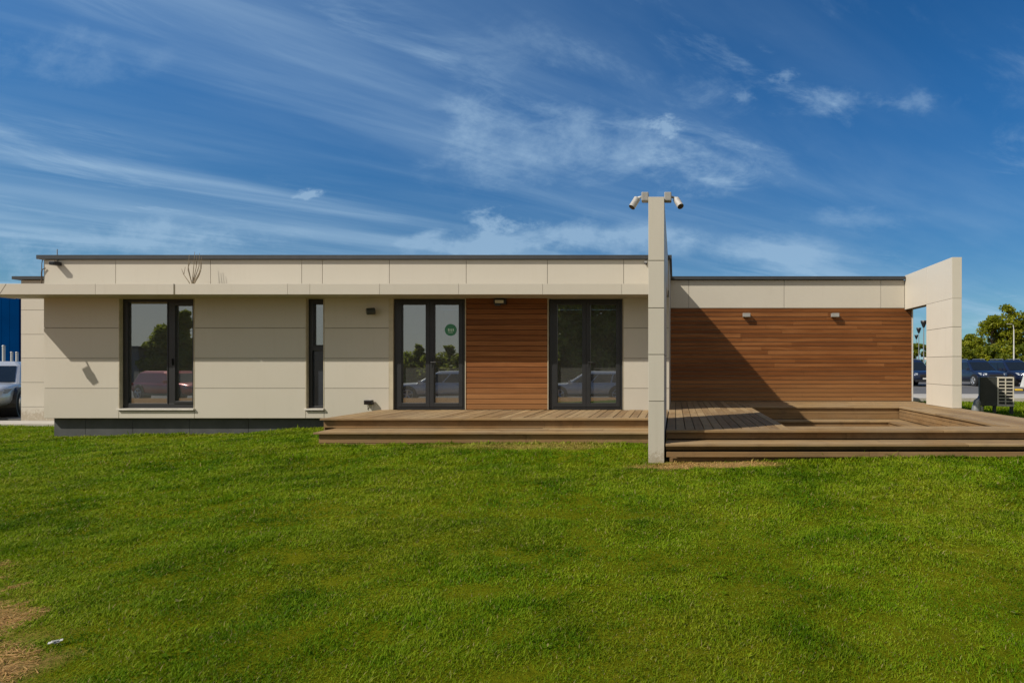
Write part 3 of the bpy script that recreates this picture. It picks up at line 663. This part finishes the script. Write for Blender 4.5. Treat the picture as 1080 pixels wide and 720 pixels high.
# security cameras on the fin wall
def cctv(side, label):
    Y = 7.95; e = FX0 if side < 0 else FX1; t = thing('security_camera', label, 'security camera', (e, Y, wz(208.5, Y)), group='security cameras on top of the fin wall')
    MB().box(0 if side > 0 else -.10, .10 if side > 0 else 0, -.06, .06, -.06, .065).build('junction_box', M['grey'], t, bevel=.012)
    MB().tube([(side * .10, 0, .01), (side * .145, -.01, -.005), (side * .17, -.02, -.035)], .018, 10).build('arm', M['white'], t, smooth=True)
    d = Vector((side * .35, -.5, -.72)).normalized() if side > 0 else Vector((side * .42, -.30, -.80)).normalized(); c = Vector((side * .195, -.03, -.09))
    MB().tube([c - d * .07, c - d * .062, c + d * .058, c + d * .07], [.028, .041, .041, .039], 18).build('camera_body', M['camgrey'], t, smooth=False, bevel=.003)
    MB().tube([c - d * .074 + Vector((0, 0, .010)), c + d * .086 + Vector((0, -.004, .010))], .046, 18, cap=False).build('sun_shield', M['camgrey'], t)
    MB().tube([c + d * .07, c + d * .076], .034, 18).build('lens', M['lens'], t); return t
cctv(-1, 'white security camera on top of the fin wall, pointing down over the lawn and doors'); cctv(1, 'white security camera on top of the fin wall, pointing down over the terrace')
t = thing('lamp_sensor', 'tiny white box on the rear edge of the portal pillar', 'sensor', (6.0, 13.61, wz(378, 13.6)))
MB().box(-.02, .04, .002, .05, -.03, .03).build('housing', M['white'], t, bevel=.008); MB().box(-.012, .03, .05, .06, -.02, .02).build('cover', M['diff'], t)
m = MB(); Y = 2.75; bx, bz = wx(58.5, Y), float(ground_z(wx(58.5, Y), Y)) + .018
mt = Matrix.Translation((bx, Y, bz)) @ Matrix.Rotation(R(38), 4, 'Z') @ Matrix.Rotation(R(14), 4, 'X')
for k in range(5):
    z0 = .004 * math.sin(k * 2.1); m.box(-.025 + k * .010, -.025 + (k + 1) * .010, -.008 - .002 * (k % 2), .008, z0, z0 + .0025, 0, mt)
m.box(-.01, .012, -.006, .004, .006, .0085, 1, mt)
tag(m.build('paper_scrap', [M['paper'], M['grey']]), 'crumpled white paper scrap lying in the grass near the bare corner', 'litter')

# ------------------------------------------------------------------ air conditioner outside the terrace
AY = 15.6; gz = float(ground_z(8.8, AY)); zb = wz(428, AY)
t = thing('air_conditioner', 'boxy outdoor air conditioner with dark coil side and beige louvred face behind the terrace', 'air conditioner', (wx(1051.5, AY), AY, 0), R(-24))
H = .79; Wd = .54; Dp = .40
m = MB(); m.box(-.42, .0, -.03, .36, zb + .02, zb + H - .02); m.build('casing', M['acbeige'], t, bevel=.01)
m = MB()
for k in range(34): m.box(-.415 + k * .0125, -.408 + k * .0125, -.045, -.03, zb + .03, zb + H - .03)
m.build('coil', M['acdark'], t)
m = MB(); frame_ring(m, -.425, .0, zb, zb + H, .02, .012, .02, .02, -.055, .36); m.build('coil_frame', M['acdark'], t)
m = MB(); frame_ring(m, .0, .40, zb - .004, zb + H + .004, .04, .03, .035, .035, -.06, .37)
m.box(.185, .215, -.055, -.02, zb + .03, zb + H - .03)
for k in range(9): m.box(.04, .37, -.05, -.03, zb + .03 + k * .0895, zb + .055 + k * .0895)
m.build('louvre_panel', M['acbeige'], t, bevel=.004)
MB().box(.03, .38, -.02, .33, zb + .03, zb + H - .03).build('interior', M['black'], t)
for sx, sy in ((-.05, 0), (.36, 0), (-.05, .3), (.36, .3)): MB().box(sx - .03, sx + .03, sy - .03, sy + .03, gz - .1, zb).build('leg', M['acdark'], t)
t2 = thing('pipe_cover', 'grey green bent pipe cover beside the air conditioner', 'pipe', (wx(1030, AY + .2), AY + .2, gz))
MB().tube([(-.05, 0, -.1), (-.02, 0, .15), (.03, 0, .36), (.12, .02, .45), (.22, .05, .45)], [.11, .11, .10, .09, .08], 12).build('pipe', M['steel'], t2, smooth=True)
MB().tube([(.12, -.06, -.1), (.12, -.06, .20), (.2, -.02, .28)], [.04, .04, .035], 10).build('hose', M['grey'], t2, smooth=True)

# ------------------------------------------------------------------ trees
def tree(name, label, x, y, z, h, rad, leaf, n=5200, seed=1, trunk=None, shape='round', lsize=.16, fuzz=1.05, group=None, clumps=26, airy=1.0):
    rn = np.random.default_rng(seed); r2 = random.Random(seed)
    t = thing(name, label, 'tree', (x, y, z), group=group)
    th = h * (.30 if shape == 'round' else .12); m = MB(); tr = .02 * h + .03
    m.tube([(0, 0, -.2), (.02 * h, 0, th), (0, .01 * h, h * .6), (0, 0, h * .9)], [tr * 1.2, tr, tr * .5, .015], 9)
    cen = []
    for k in range(clumps):
        a = r2.uniform(0, 6.283); q = r2.uniform(.05, 1)
        if shape == 'round':
            zz = th * .8 + (h - th * .8) * (.08 + .86 * q); wr = rad * math.sin(math.pi * min(1, .18 + .80 * q)) ** .7 * r2.uniform(.25, .95); cr = rad * r2.uniform(.22, .42)
        elif shape == 'column':
            zz = th + (h - th) * q * .96; wr = rad * (1 - .65 * q ** 2) * r2.uniform(.2, .8); cr = rad * r2.uniform(.35, .55) * (1 - .5 * q)
        else:
            zz = th * .3 + (h - th * .3) * q * .9; wr = rad * (1 - q * .4) * r2.uniform(.2, 1); cr = rad * r2.uniform(.25, .5)
        cr *= airy; c = (wr * math.cos(a), wr * math.sin(a), min(zz, h - cr * .5)); cen.append((c, cr))
        if k % 2 == 0: m.tube([(0, 0, max(th * .6, c[2] - wr * .9 - .2)), (c[0] * .5, c[1] * .5, c[2] - wr * .3), c], [tr * .35, tr * .22, .01], 5)
    m.build('trunk', M['bark'], t)
    cc = np.array([c for c, _ in cen]); rr = np.array([r for _, r in cen]); k = rn.choice(len(cen), n, p=rr ** 2 / (rr ** 2).sum())
    d = rn.normal(size=(n, 3)); d /= np.linalg.norm(d, axis=1)[:, None]
    p = cc[k] + d * (rr[k] * rn.uniform(.2, fuzz, n) ** .6)[:, None] * np.array([1, 1, .75])
    a = rn.normal(size=(n, 3)); a /= np.linalg.norm(a, axis=1)[:, None]; b = np.cross(a, rn.normal(size=(n, 3))); b /= np.linalg.norm(b, axis=1)[:, None]
    s = (lsize * rn.uniform(.6, 1.3, n))[:, None]
    V = np.stack([p - a * s, p + b * s * .5, p + a * s, p - b * s * .5], 1).reshape(-1, 3)
    me = bpy.data.meshes.new('crown'); me.vertices.add(4 * n); me.vertices.foreach_set('co', V.ravel().astype(np.float32))
    me.loops.add(4 * n); me.loops.foreach_set('vertex_index', np.arange(4 * n, dtype=np.int32)); me.polygons.add(n)
    me.polygons.foreach_set('loop_start', np.arange(0, 4 * n, 4, dtype=np.int32)); me.update(calc_edges=True); me.materials.append(leaf)
    o = bpy.data.objects.new('crown', me); COL.objects.link(o); o.parent = t; return t
TG = 'trees beyond the parked cars'
Y = 54
for px, top, rad, seed, lab, leaf in ((1046, 333, 2.0, 11, 'olive green broad tree beyond the navy cars, left of the tallest tree', 'leafA'),
        (1064, 319, 1.7, 12, 'tallest ragged green tree beyond the navy cars', 'leafA'), (1086, 326, 2.3, 13, 'broad green tree at the right edge, beyond the cars', 'leafB'), (1023, 351, 1.5, 14, 'short sparse tree closest to the white portal', 'leafA')):
    tree('tree', lab, wx(px, Y), Y, 0, wz(top, Y), rad, M[leaf], 4000, seed, lsize=.14, group=TG, clumps=42, airy=.64, fuzz=1.6)
for k, (px, top) in enumerate(((1018, 364), (1034, 363), (1050, 364), (1066, 362), (1082, 361), (1098, 362))):
    Yb = 50 + (k % 2); lab = ['low bush beside the white portal, beyond the navy cars', 'second low bush from the white portal', 'third low bush from the white portal', 'low bush behind the thin white lamp post', 'low bush just right of the thin white lamp post', 'low bush at the right edge beyond the cars'][k]
    tree('bush', lab, wx(px, Yb), Yb, 0, wz(top, Yb), 1.3, M['leafA' if k % 2 else 'leafB'], 2600, 40 + k, shape='bush', fuzz=1.6, lsize=.15, group='bushes beyond the parked cars', clumps=16)
for k, (px, top) in enumerate(((958, 363), (969, 362), (981, 361))):
    tree('far_tree', ['far small tree seen through the portal opening, nearest the timber wall', 'far small tree in the middle of the portal opening', 'far small tree seen through the portal opening, nearest its pillar'][k],
         wx(px, 95), 95, 0, wz(top, 95), 1.6, M['leafB'], 1600, 60 + k, shape='bush', lsize=.3, group='far trees seen through the portal', clumps=12)

# ------------------------------------------------------------------ street lamps, barriers
def street_lamp(x, y, h, label, kind='drum'):
    t = thing('street_lamp', label, 'street lamp', (x, y, .02), group='street lamps in the car park')
    MB().tube([(0, 0, 0), (0, 0, h - .5)], [.07, .04], 10).build('pole', M['steel'] if kind == 'drum' else M['white'], t)
    if kind == 'drum':
        MB().tube([(0, 0, h - .75), (0, 0, h - .2), (0, 0, h - .15)], [.10, .30, .28], 14).build('lamp_head', M['black'], t); MB().tube([(0, 0, h - .13), (0, 0, h - .02), (0, 0, h)], [.34, .30, .05], 14).build('cap', M['cap'], t)
    else:
        MB().tube([(0, 0, h - .5), (-.05, 0, h - .1), (-.2, 0, h)], .03, 8).build('arm', M['white'], t); MB().box(-.6, -.15, -.08, .08, h - .02, h + .04).build('lamp_head', M['grey'], t, bevel=.03)
    return t
street_lamp(wx(974.2, 60), 60, wz(338, 60), 'street lamp with drum head seen through the portal opening, the nearest and tallest')
street_lamp(wx(969.0, 76), 76, wz(345.5, 76), 'street lamp with drum head seen through the portal opening, the middle one')
street_lamp(wx(966.5, 98), 98, wz(353, 98), 'street lamp with drum head seen through the portal opening, the farthest')
street_lamp(wx(1069.3, 48), 48, wz(342, 48), 'thin white lamp post in front of the trees at right', 'arm')
t = thing('traffic_barrier', 'white plastic traffic barrier on the asphalt at the right edge', 'barrier', (wx(1086, 34), 34, .03))
m = MB(); vs = [(-.45, -.28, 0), (.9, -.28, 0), (.9, .28, 0), (-.45, .28, 0), (-.32, -.1, .78), (.85, -.1, .78), (.85, .1, .78), (-.32, .1, .78)]
m.add(vs, [(0, 3, 2, 1), (4, 5, 6, 7), (0, 1, 5, 4), (1, 2, 6, 5), (2, 3, 7, 6), (3, 0, 4, 7)]); m.build('body', M['white'], t, bevel=.04)
MB().box(-.2, .7, -.16, .16, .8, .83).build('top_rib', M['white'], t)
t = thing('speed_bump', 'yellow and black speed bump on the asphalt behind the air conditioner', 'speed bump', (wx(1060, 29.5), 29.5, .03))
MB().box(-.3, 3.3, -.2, .2, 0, .10).build('body', M['yellow'], t, bevel=.04)
for k in range(5): MB().box(k * .72 + .06, k * .72 + .42, -.203, .203, 0, .103).build('black_band', M['black'], t, bevel=.04)

# ------------------------------------------------------------------ cars
def build_car(name, label, paint, loc, rz, suv=True, group=None):
    """nose along +x"""
    t = thing(name, label, 'car', loc, rz, group); L = 1.0; hh = 1.0 if suv else .88
    st = [(-2.30, .70, .50, .90), (-2.24, .84, .38, 1.02), (-1.95, .90, .30, 1.07), (-1.3, .92, .27, 1.05), (-.3, .925, .25, 1.02), (.6, .925, .25, 1.0), (1.05, .915, .26, 1.01), (1.5, .90, .27, .985), (1.95, .86, .30, .93), (2.2, .78, .34, .84), (2.33, .64, .42, .70)]
    V = []; Fc = []
    prof = lambda w_, zb, zt: [(-w_ * .55, zb), (-w_ * .93, zb + .06), (-w_, zb + .22), (-w_ * .985, zb + (zt - zb) * .62), (-w_ * .95, zt - .07), (-w_ * .84, zt), (-w_ * .4, zt + .025), (w_ * .4, zt + .025), (w_ * .84, zt), (w_ * .95, zt - .07), (w_ * .985, zb + (zt - zb) * .62), (w_, zb + .22), (w_ * .93, zb + .06), (w_ * .55, zb)]
    for sx, w_, zb, zt in st: V += [(sx, a, b * hh) for a, b in prof(w_, zb, zt)]
    n = 14
    for i in range(len(st) - 1):
        for k in range(n): Fc.append((i * n + k, i * n + (k + 1) % n, (i + 1) * n + (k + 1) % n, (i + 1) * n + k))
    Fc.append(tuple(range(n - 1, -1, -1))); Fc.append(tuple((len(st) - 1) * n + k for k in range(n)))
    m = MB(); m.add(V, [f[::-1] for f in Fc]); m.build('body', paint, t, smooth=True, subsurf=1)
    # greenhouse
    zt = 1.68 if suv else 1.46; zb = 1.0 * hh
    def ring(z, xr, xf, wy): return [(xr, -wy, z), (xf, -wy, z), (xf, wy, z), (xr, wy, z)]
    lo = ring(zb - .04, -2.05, 1.10, .84); md = ring(zb + (zt - zb) * .80, -1.86, .28, .68); up = ring(zt, -1.62, .02, .56)
    m = MB(); m.add(lo + md + up, [(0, 1, 5, 4), (1, 2, 6, 5), (2, 3, 7, 6), (3, 0, 4, 7), (4, 5, 9, 8), (5, 6, 10, 9), (6, 7, 11, 10), (7, 4, 8, 11), (8, 9, 10, 11)])
    m.build('cabin', paint, t, smooth=False, bevel=.07)
    def lerp(a, b, f): return Vector(a).lerp(Vector(b), f)
    def glass(nm, A, B, C, D, off, u0, u1, v0, v1):
        q = lambda u, v: lerp(lerp(A, B, u), lerp(D, C, u), v) + Vector(off)
        vs = [q(u0, v0), q(u1, v0), q(u1, v1), q(u0, v1)]; nn = (vs[1] - vs[0]).cross(vs[3] - vs[0]).normalized() * .015
        mb = MB(); mb.add(vs + [v_ - nn for v_ in vs], [(0, 1, 2, 3), (7, 6, 5, 4), (0, 4, 5, 1), (1, 5, 6, 2), (2, 6, 7, 3), (3, 7, 4, 0)]); mb.build(nm, M['carglass'], t)
    glass('windscreen', lo[1], lo[2], md[2], md[1], (.02, 0, .005), .06, .94, .12, .97); glass('rear_window', lo[3], lo[0], md[0], md[3], (-.02, 0, .005), .08, .92, .2, .92)
    for s, (a, b, c, d) in ((-1, (lo[0], lo[1], md[1], md[0])), (1, (lo[1], lo[0], md[0], md[1]))):
        for u0, u1 in ((.04, .30), (.325, .62), (.645, .93)):
            if s == 1: u0, u1 = 1 - u1, 1 - u0
            glass('side_window', a, b, c, d, (0, s * .018, .005), u0, u1, .14, .93)
    for wxp in (1.42, -1.38):
        for s in (-1, 1):
            y_ = s * .84; r_ = .345
            MB().tube([(wxp, s * .60, .36), (wxp, s * .932, .36)], .415, 24).build('wheel_arch', M['black'], t)
            wl = MB().tube([(wxp, s * .70, r_), (wxp, s * .74, r_), (wxp, s * .925, r_), (wxp, s * .945, r_)], [.31, r_, r_, .31], 26).build('wheel', M['tyre'], t)
            mr = MB(); mr.tube([(wxp, s * .944, r_), (wxp, s * .950, r_)], .245, 24, mi=1)
            for k in range(5):
                a = k * 2 * math.pi / 5 + .3; p0 = Vector((wxp, s * .955, r_)); p1 = p0 + Vector((math.cos(a) * .225, 0, math.sin(a) * .225)); mr.tube([p0, p1], [.035, .045], 6)
            ang = [2 * math.pi * k / 24 for k in range(25)]; mr.tube([(wxp + .235 * math.cos(a), s * .952, r_ + .235 * math.sin(a)) for a in ang], .022, 6, cap=False); mr.tube([(wxp, s * .95, r_), (wxp, s * .965, r_)], .06, 12)
            mr.build('rim', [M['rim'], M['black']], wl)
    for s in (-1, 1):
        vs = [(2.02, s * .80, .72 * hh), (2.28, s * .52, .72 * hh), (2.24, s * .50, .83 * hh), (1.82, s * .86, .86 * hh)]; q = [Vector(v) + Vector((.045, s * .035, .0)) for v in vs]
        mb = MB(); mb.add([tuple(v) for v in vs] + [tuple(v) for v in q], [(0, 1, 2, 3), (4, 7, 6, 5), (0, 4, 5, 1), (1, 5, 6, 2), (2, 6, 7, 3), (3, 7, 4, 0)]); mb.build('headlight', M['lamp'], t, bevel=.01)
        MB().box(-2.30, -2.12, s * .62, s * .88, .82 * hh, .96 * hh).build('tail_light', M['tail'], t, bevel=.02)
        MB().tube([(.92, s * .86, 1.02 * hh), (.90, s * 1.0, 1.06 * hh)], .02, 6).box(.84, .96, s * .96, s * 1.12, 1.0 * hh, 1.15 * hh).build('mirror', paint, t, bevel=.03)
        for hx in (.15, -.85): MB().box(hx - .1, hx + .1, s * .925, s * .945, .86 * hh, .89 * hh).build('door_handle', paint, t, bevel=.006)
        MB().box(-1.05, 1.1, s * .90, s * .94, .26, .36).build('side_skirt', M['black'], t, bevel=.01)
        if suv: MB().tube([(-1.55, s * .56, zt + .01), (-1.5, s * .56, zt + .05), (-.1, s * .56, zt + .05), (0, s * .56, zt)], .02, 6).build('roof_rail', M['rim'], t)
    MB().box(2.20, 2.36, -.40, .40, .58 * hh, .76 * hh).build('grille', M['black'], t, bevel=.02); MB().box(2.12, 2.37, -.66, .66, .28, .42).build('bumper', M['black'], t, bevel=.03)
    MB().box(2.368, 2.38, -.26, .26, .45, .55).build('number_plate', M['white'], t); MB().box(-2.34, -2.32, -.26, .26, .70, .80).build('number_plate', M['white'], t)
    return t
CG = 'cars parked facing the road at right'; FWD = R(-90)
c1 = build_car('parked_car', 'navy blue estate car facing forward beside the white portal', M['navy'], (19.85, 37.5, .03), FWD, group=CG)
dup(c1, (22.25, 37.6, .03), FWD, 'navy blue car behind the air conditioner, between two other cars')
dup(c1, (15.65, 37.7, .03), FWD, 'navy blue car seen through the portal opening')
build_car('parked_car', 'red car farther back at the right edge beyond the navy cars', M['red'], (27.6, 44, .03), R(180), suv=False)
nc = build_car('parked_car', 'silver grey car nearest the left end of the building', M['silver'], (-20.45, 16.95, -.10), math.atan2(-.8, .6), suv=False); nc.scale = (1.05, 1.04, 1.08)
build_car('parked_car', 'white car behind the silver car at the left edge', M['carwhite'], (-25.2, 21.0, -.10), R(-70), suv=False)
build_car('parked_car', 'grey car farther back at the left edge, in front of the blue warehouse', M['cargrey'], (-33.5, 28.0, -.10), R(-60), suv=False)
# cars across the lawn behind the viewpoint, mirrored in the glass
build_car('parked_car', 'red car across the lawn, mirrored in the large window', M['red'], (-25.2, -4.6, -.39), R(20), suv=False)
s1 = build_car('parked_car', 'silver saloon across the lawn, mirrored in the stickered glass door', M['silver'], (-11.6, -4.0, -.39), R(160), suv=False)
dup(s1, (-4.3, -4.2, -.39), R(172), 'silver saloon across the lawn, mirrored in the door nearest the fin wall')
build_car('parked_car', 'dark grey car across the lawn, mirrored at the left of the stickered door', M['cargrey'], (-16.6, -6, -.39), R(80))

# ------------------------------------------------------------------ left background
t = thing('warehouse', 'tall plain blue warehouse far behind the left end of the building', 'building', (-95, 70, 0)); zt = wz(306, 60)
MB().box(-26, wx(20, 60) + 95, -10, 20, -1, zt).build('wall', M['blue'], t)
m = MB()
for k in range(60): m.box(-26 + k * .86, -26 + k * .86 + .07, -10.012, -10, 1.6, zt - .1)
m.box(-26, wx(20, 60) + 95, -10.08, -9.9, -1, 1.3); m.build('ribs', M['blue'], t); MB().box(-26, wx(20, 60) + 95.1, -10.1, 20, zt, zt + .25).build('roof_edge', M['blue'], t)
for k, (px, Yp, h) in enumerate(((4, 34, 2.6), (12.5, 42, 2.4), (18, 38, 2.3))):
    b = thing('barrier_post', ['tall pale post at the left edge in front of the warehouse', 'short pale post in the middle, in front of the warehouse', 'pale post touching the building corner, in front of the warehouse'][k], 'post', (wx(px, Yp), Yp, -.1))
    MB().tube([(0, 0, 0), (0, 0, h)], .07, 10).build('pole', M['white'], b); MB().tube([(0, 0, h), (0, 0, h + .06)], [.10, .05], 10).build('cap', M['grey'], b)
t = thing('parcel_van', 'white delivery van far off in front of the warehouse, by the building corner', 'van', (wx(14, 46), 46, -.1))
MB().box(-1.4, 1.4, -.95, .95, .35, 1.7).build('cargo_box', M['white'], t, bevel=.08); MB().box(1.42, 2.4, -.9, .9, .35, 1.25).build('cab', M['white'], t, bevel=.12); MB().box(1.44, 2.1, -.92, .92, .95, 1.2).build('side_window', M['carglass'], t)
for sx in (-.9, 1.8):
    for sy in (-.9, .9): MB().tube([(sx, sy - .08, .33), (sx, sy + .08, .33)], .33, 18).build('wheel', M['tyre'], t)
t = thing('kerb_block', 'yellow and dark kerb block beyond the silver car at left', 'kerb', (wx(12, 31), 31, -.1))
MB().box(-1.2, 1.2, -.3, .3, 1.05, 1.35).build('yellow_rail', M['yellow'], t, bevel=.03)
for sx in (-1, 1): MB().box(sx - .1, sx + .1, -.1, .1, 0, 1.05).build('leg', M['black'], t)
# behind the viewpoint (seen mirrored in the glass)
Yr = lambda d: 24 - d
tree('poplar_tree', 'tall slim poplar behind the viewpoint, mirrored in the right pane of the large window', wx(192, 50), Yr(50), -.4, wz(326, 50) + .4, 1.1, M['leafC'], 7000, 71, shape='column', lsize=.2, clumps=60)
tree('poplar_tree', 'bushier poplar behind the viewpoint, mirrored in the left pane of the large window', wx(168, 52), Yr(52), -.4, wz(342, 52) + .4, 1.7, M['leafC'], 7000, 72, shape='column', lsize=.2, clumps=60)
for k, (px, d, top, rad) in enumerate(((602, 40, 305, 2.6), (645, 42, 300, 2.8), (560, 44, 330, 2.4))):
    tree('leafy_tree', ['leafy tree behind the viewpoint, mirrored left in the door nearest the fin', 'leafy tree behind the viewpoint, mirrored right in the door nearest the fin', 'lower leafy tree behind the viewpoint, left of the two mirrored ones'][k],
         wx(px, d), Yr(d), -.4, wz(top, d) + .4, rad, M['leafC'], 9000, 80 + k, lsize=.24, shape='bush', group='leafy trees behind the viewpoint', clumps=60)
for k in range(7):
    px = 405 + k * 17; tree('hedge_bush', ['first', 'second', 'third', 'fourth', 'fifth', 'sixth', 'seventh'][k] + ' bush from the left in the hedge mirrored in the stickered door', wx(px, 60), Yr(60), -.4, wz(374 if k not in (2, 4) else 364, 60) + .4, 2.6 if k not in (2, 4) else 1.0, M['leafC'], 3600, 90 + k, shape='bush' if k not in (2, 4) else 'column', lsize=.27, group='hedge behind the viewpoint', clumps=30)
t = thing('storage_shed', 'long low grey shed behind the viewpoint, mirrored in the large window', 'shed', (wx(120, 54), Yr(54), -.4))
MB().box(-9, 5, -3, 3, 0, wz(369, 54) + .4).build('wall', M['shed'], t); MB().box(-9.2, 5.2, -3.2, 3.2, wz(369, 54) + .4, wz(368, 54) + .6).build('roof', M['cap'], t)
for k in range(3): MB().box(-7 + k * 4, -5 + k * 4, 3.0, 3.05, .5, 2.2).build('shutter', M['grey'], t)

# ------------------------------------------------------------------ grass
def make_grass():
    rng = np.random.default_rng(21); P = []
    def zone(ya, yb_, dens, xa=None, xb=None):
        y = np.sqrt(rng.uniform(ya ** 2, yb_ ** 2, int(dens * .5 * 2.0 * (yb_ ** 2 - ya ** 2)))) if xa is None else rng.uniform(ya, yb_, int(dens * (yb_ - ya) * (xb - xa)))
        x = rng.uniform(-1.36 , .84, len(y)) * y + rng.uniform(-.3, .3, len(y)) if xa is None else rng.uniform(xa, xb, len(y))
        P.append(np.stack([x, y], 1))
    zone(1.9, 3.4, 25000); zone(3.4, 5, 15000); zone(5, 7.5, 6500); zone(7.5, 10.2, 3000); zone(10.2, 14.0, 1700); zone(12, 21.2, 420, 6.3, 16); zone(9.8, 12.15, 900, -8, -6.2)
    p = np.concatenate(P); x, y = p[:, 0], p[:, 1]
    dirt, dry = dryness(x, y)
    keep = rng.random(len(x)) > dirt * .93
    keep &= rng.random(len(x)) > dry * .25
    thin = sstep(fbm(x + 60, y + 2, 2.1, 4), .60, .74); keep &= rng.random(len(x)) > thin * .45
    def rect(a, b, c, d): return (x > a) & (x < b) & (y > c) & (y < d)
    for r_ in ((-5.98, -.16, 9.50, 15), (-6.24, 0, 10.1, 15), (-.38, 6.25, 7.825, 15), (-13.26, 0, 12.13, 20), (-30, -13.1, 13.95, 30)): keep &= ~rect(*r_)
    x, y, dry, dirt = x[keep], y[keep], dry[keep], dirt[keep]; n = len(x)
    z = ground_z(x, y)
    hn = fbm(x + 5, y + 9, 2.2, 4); h2 = fbm(x + 17, y + 3, 5.5, 3); hh = (.014 + .027 * hn) * (.45 + 1.1 * h2) * rng.uniform(.55, 1.4, n) * (1 - .45 * dry) * (1 - .3 * dirt)
    edge = (np.abs(y - 9.45) < .12) & (x > -6.1) | (np.abs(y - 7.75) < .1) & (x > 1.2) | (np.abs(y - 12.05) < .15) & (x < -6); hh = np.where(edge, hh * 1.5, hh) * (.55 + .45 * sstep(y, 3, 8)) * np.where(rng.random(n) < .02, 1.9, 1.0)
    hh = np.where((x > 6.3) & (y > 12), hh * 2.2, hh)
    wd = .0018 * np.clip(y / 2.6, 1, 4.6) * rng.uniform(.7, 1.4, n)
    az = rng.uniform(0, 2 * np.pi, n) ; flow = fbm(x, y, 1.1, 2) * 6.28 * 2; az = np.where(rng.random(n) < .22, flow + rng.normal(0, .8, n), az)
    lean = hh * rng.uniform(.2, 1.6, n); dx, dy = np.cos(az), np.sin(az); sx, sy = -dy, dx
    tw = rng.uniform(-.6, .6, n); sx, sy = sx * np.cos(tw) - sy * np.sin(tw), sx * np.sin(tw) + sy * np.cos(tw)
    B = np.stack([x, y, z - .004], 1); S = np.stack([sx, sy, np.zeros(n)], 1) * wd[:, None]
    Mid = B + np.stack([dx * lean * .35, dy * lean * .35, hh * .62], 1); T = B + np.stack([dx * lean, dy * lean, hh], 1)
    V = np.stack([B - S, B + S, Mid + S * .8, Mid - S * .8, T], 1).reshape(-1, 3).astype(np.float32)
    q = rng.uniform([-4.6, 2.0], [-2.4, 4.2], (60000, 2)); dq = dryness(q[:, 0], q[:, 1])[0]; q = q[(dq > .12) & (rng.random(len(q)) < .25 + .5 * fbm(q[:, 0], q[:, 1], 4, 3))]
    k = len(q); zz = ground_z(q[:, 0], q[:, 1]) + rng.uniform(.001, .010, k); A = rng.uniform(0, 6.283, k); Ln = rng.uniform(.008, .035, k); C = np.stack([q[:, 0], q[:, 1], zz], 1)
    D = np.stack([np.cos(A) * Ln, np.sin(A) * Ln, rng.uniform(-.2, .5, k) * Ln * .5], 1); N = np.stack([-np.sin(A), np.cos(A), rng.uniform(-.5, .5, k)], 1) * .0014
    V = np.concatenate([V, np.stack([C - D - N, C - D + N, C + N, C - N, C + D], 1).reshape(-1, 3).astype(np.float32)]); dry = np.concatenate([dry, np.full(k, 3.0)]); dirt = np.concatenate([dirt, np.zeros(k)]); n += k
    # flat rosettes of broad leaved weeds
    ry = np.sqrt(rng.uniform(2.1 ** 2, 10 ** 2, 900)); rx = rng.uniform(-1.25, .65, 900) * ry; ok = fbm(rx, ry, .7, 3) > .47; ok &= ~((rx > -6.3) & (ry > 9.3) | (rx > -.5) & (ry > 7.5)); rx, ry = rx[ok], ry[ok]
    per = 8; k = len(rx) * per; cx_, cy_ = np.repeat(rx, per), np.repeat(ry, per); A = np.tile(np.arange(per) * 6.283 / per, len(rx)) + rng.normal(0, .3, k); Ln = np.repeat(rng.uniform(.012, .028, len(rx)), per) * rng.uniform(.6, 1.2, k)
    C = np.stack([cx_, cy_, ground_z(cx_, cy_) + .014], 1); D = np.stack([np.cos(A) * Ln, np.sin(A) * Ln, Ln * rng.uniform(.1, .6, k)], 1); N = np.stack([-np.sin(A), np.cos(A), np.zeros(k)], 1) * (Ln * .22)[:, None]
    V = np.concatenate([V, np.stack([C - N * .3, C + N * .3, C + D * .6 + N, C + D * .6 - N, C + D], 1).reshape(-1, 3).astype(np.float32)]); dry = np.concatenate([dry, np.zeros(k)]); dirt = np.concatenate([dirt, np.zeros(k)]); n += k
    i0 = np.arange(n, dtype=np.int32)[:, None] * 5
    li = np.concatenate([i0 + np.array([0, 1, 2, 3], np.int32), i0 + np.array([3, 2, 4], np.int32)], 1).ravel()
    ls = (np.arange(n, dtype=np.int32)[:, None] * 7 + np.array([0, 4], np.int32)).ravel()
    me = bpy.data.meshes.new('grass'); me.vertices.add(5 * n); me.vertices.foreach_set('co', V.ravel()); me.loops.add(7 * n); me.loops.foreach_set('vertex_index', li)
    me.polygons.add(2 * n); me.polygons.foreach_set('loop_start', ls); me.update(calc_edges=True)
    at = me.attributes.new('dry', 'FLOAT', 'POINT'); at.data.foreach_set('value', np.repeat(np.clip(dry * rng.uniform(.5, 1.4, n) + dirt * .6 * (rng.random(n) < .6), 0, 1), 5).astype(np.float32))
    me.materials.append(M['grass']); o = bpy.data.objects.new('grass', me); COL.objects.link(o)
    tag(o, 'short mown green grass of the lawn with yellowish patches', 'grass', kind='stuff'); print('grass blades', n)
make_grass()
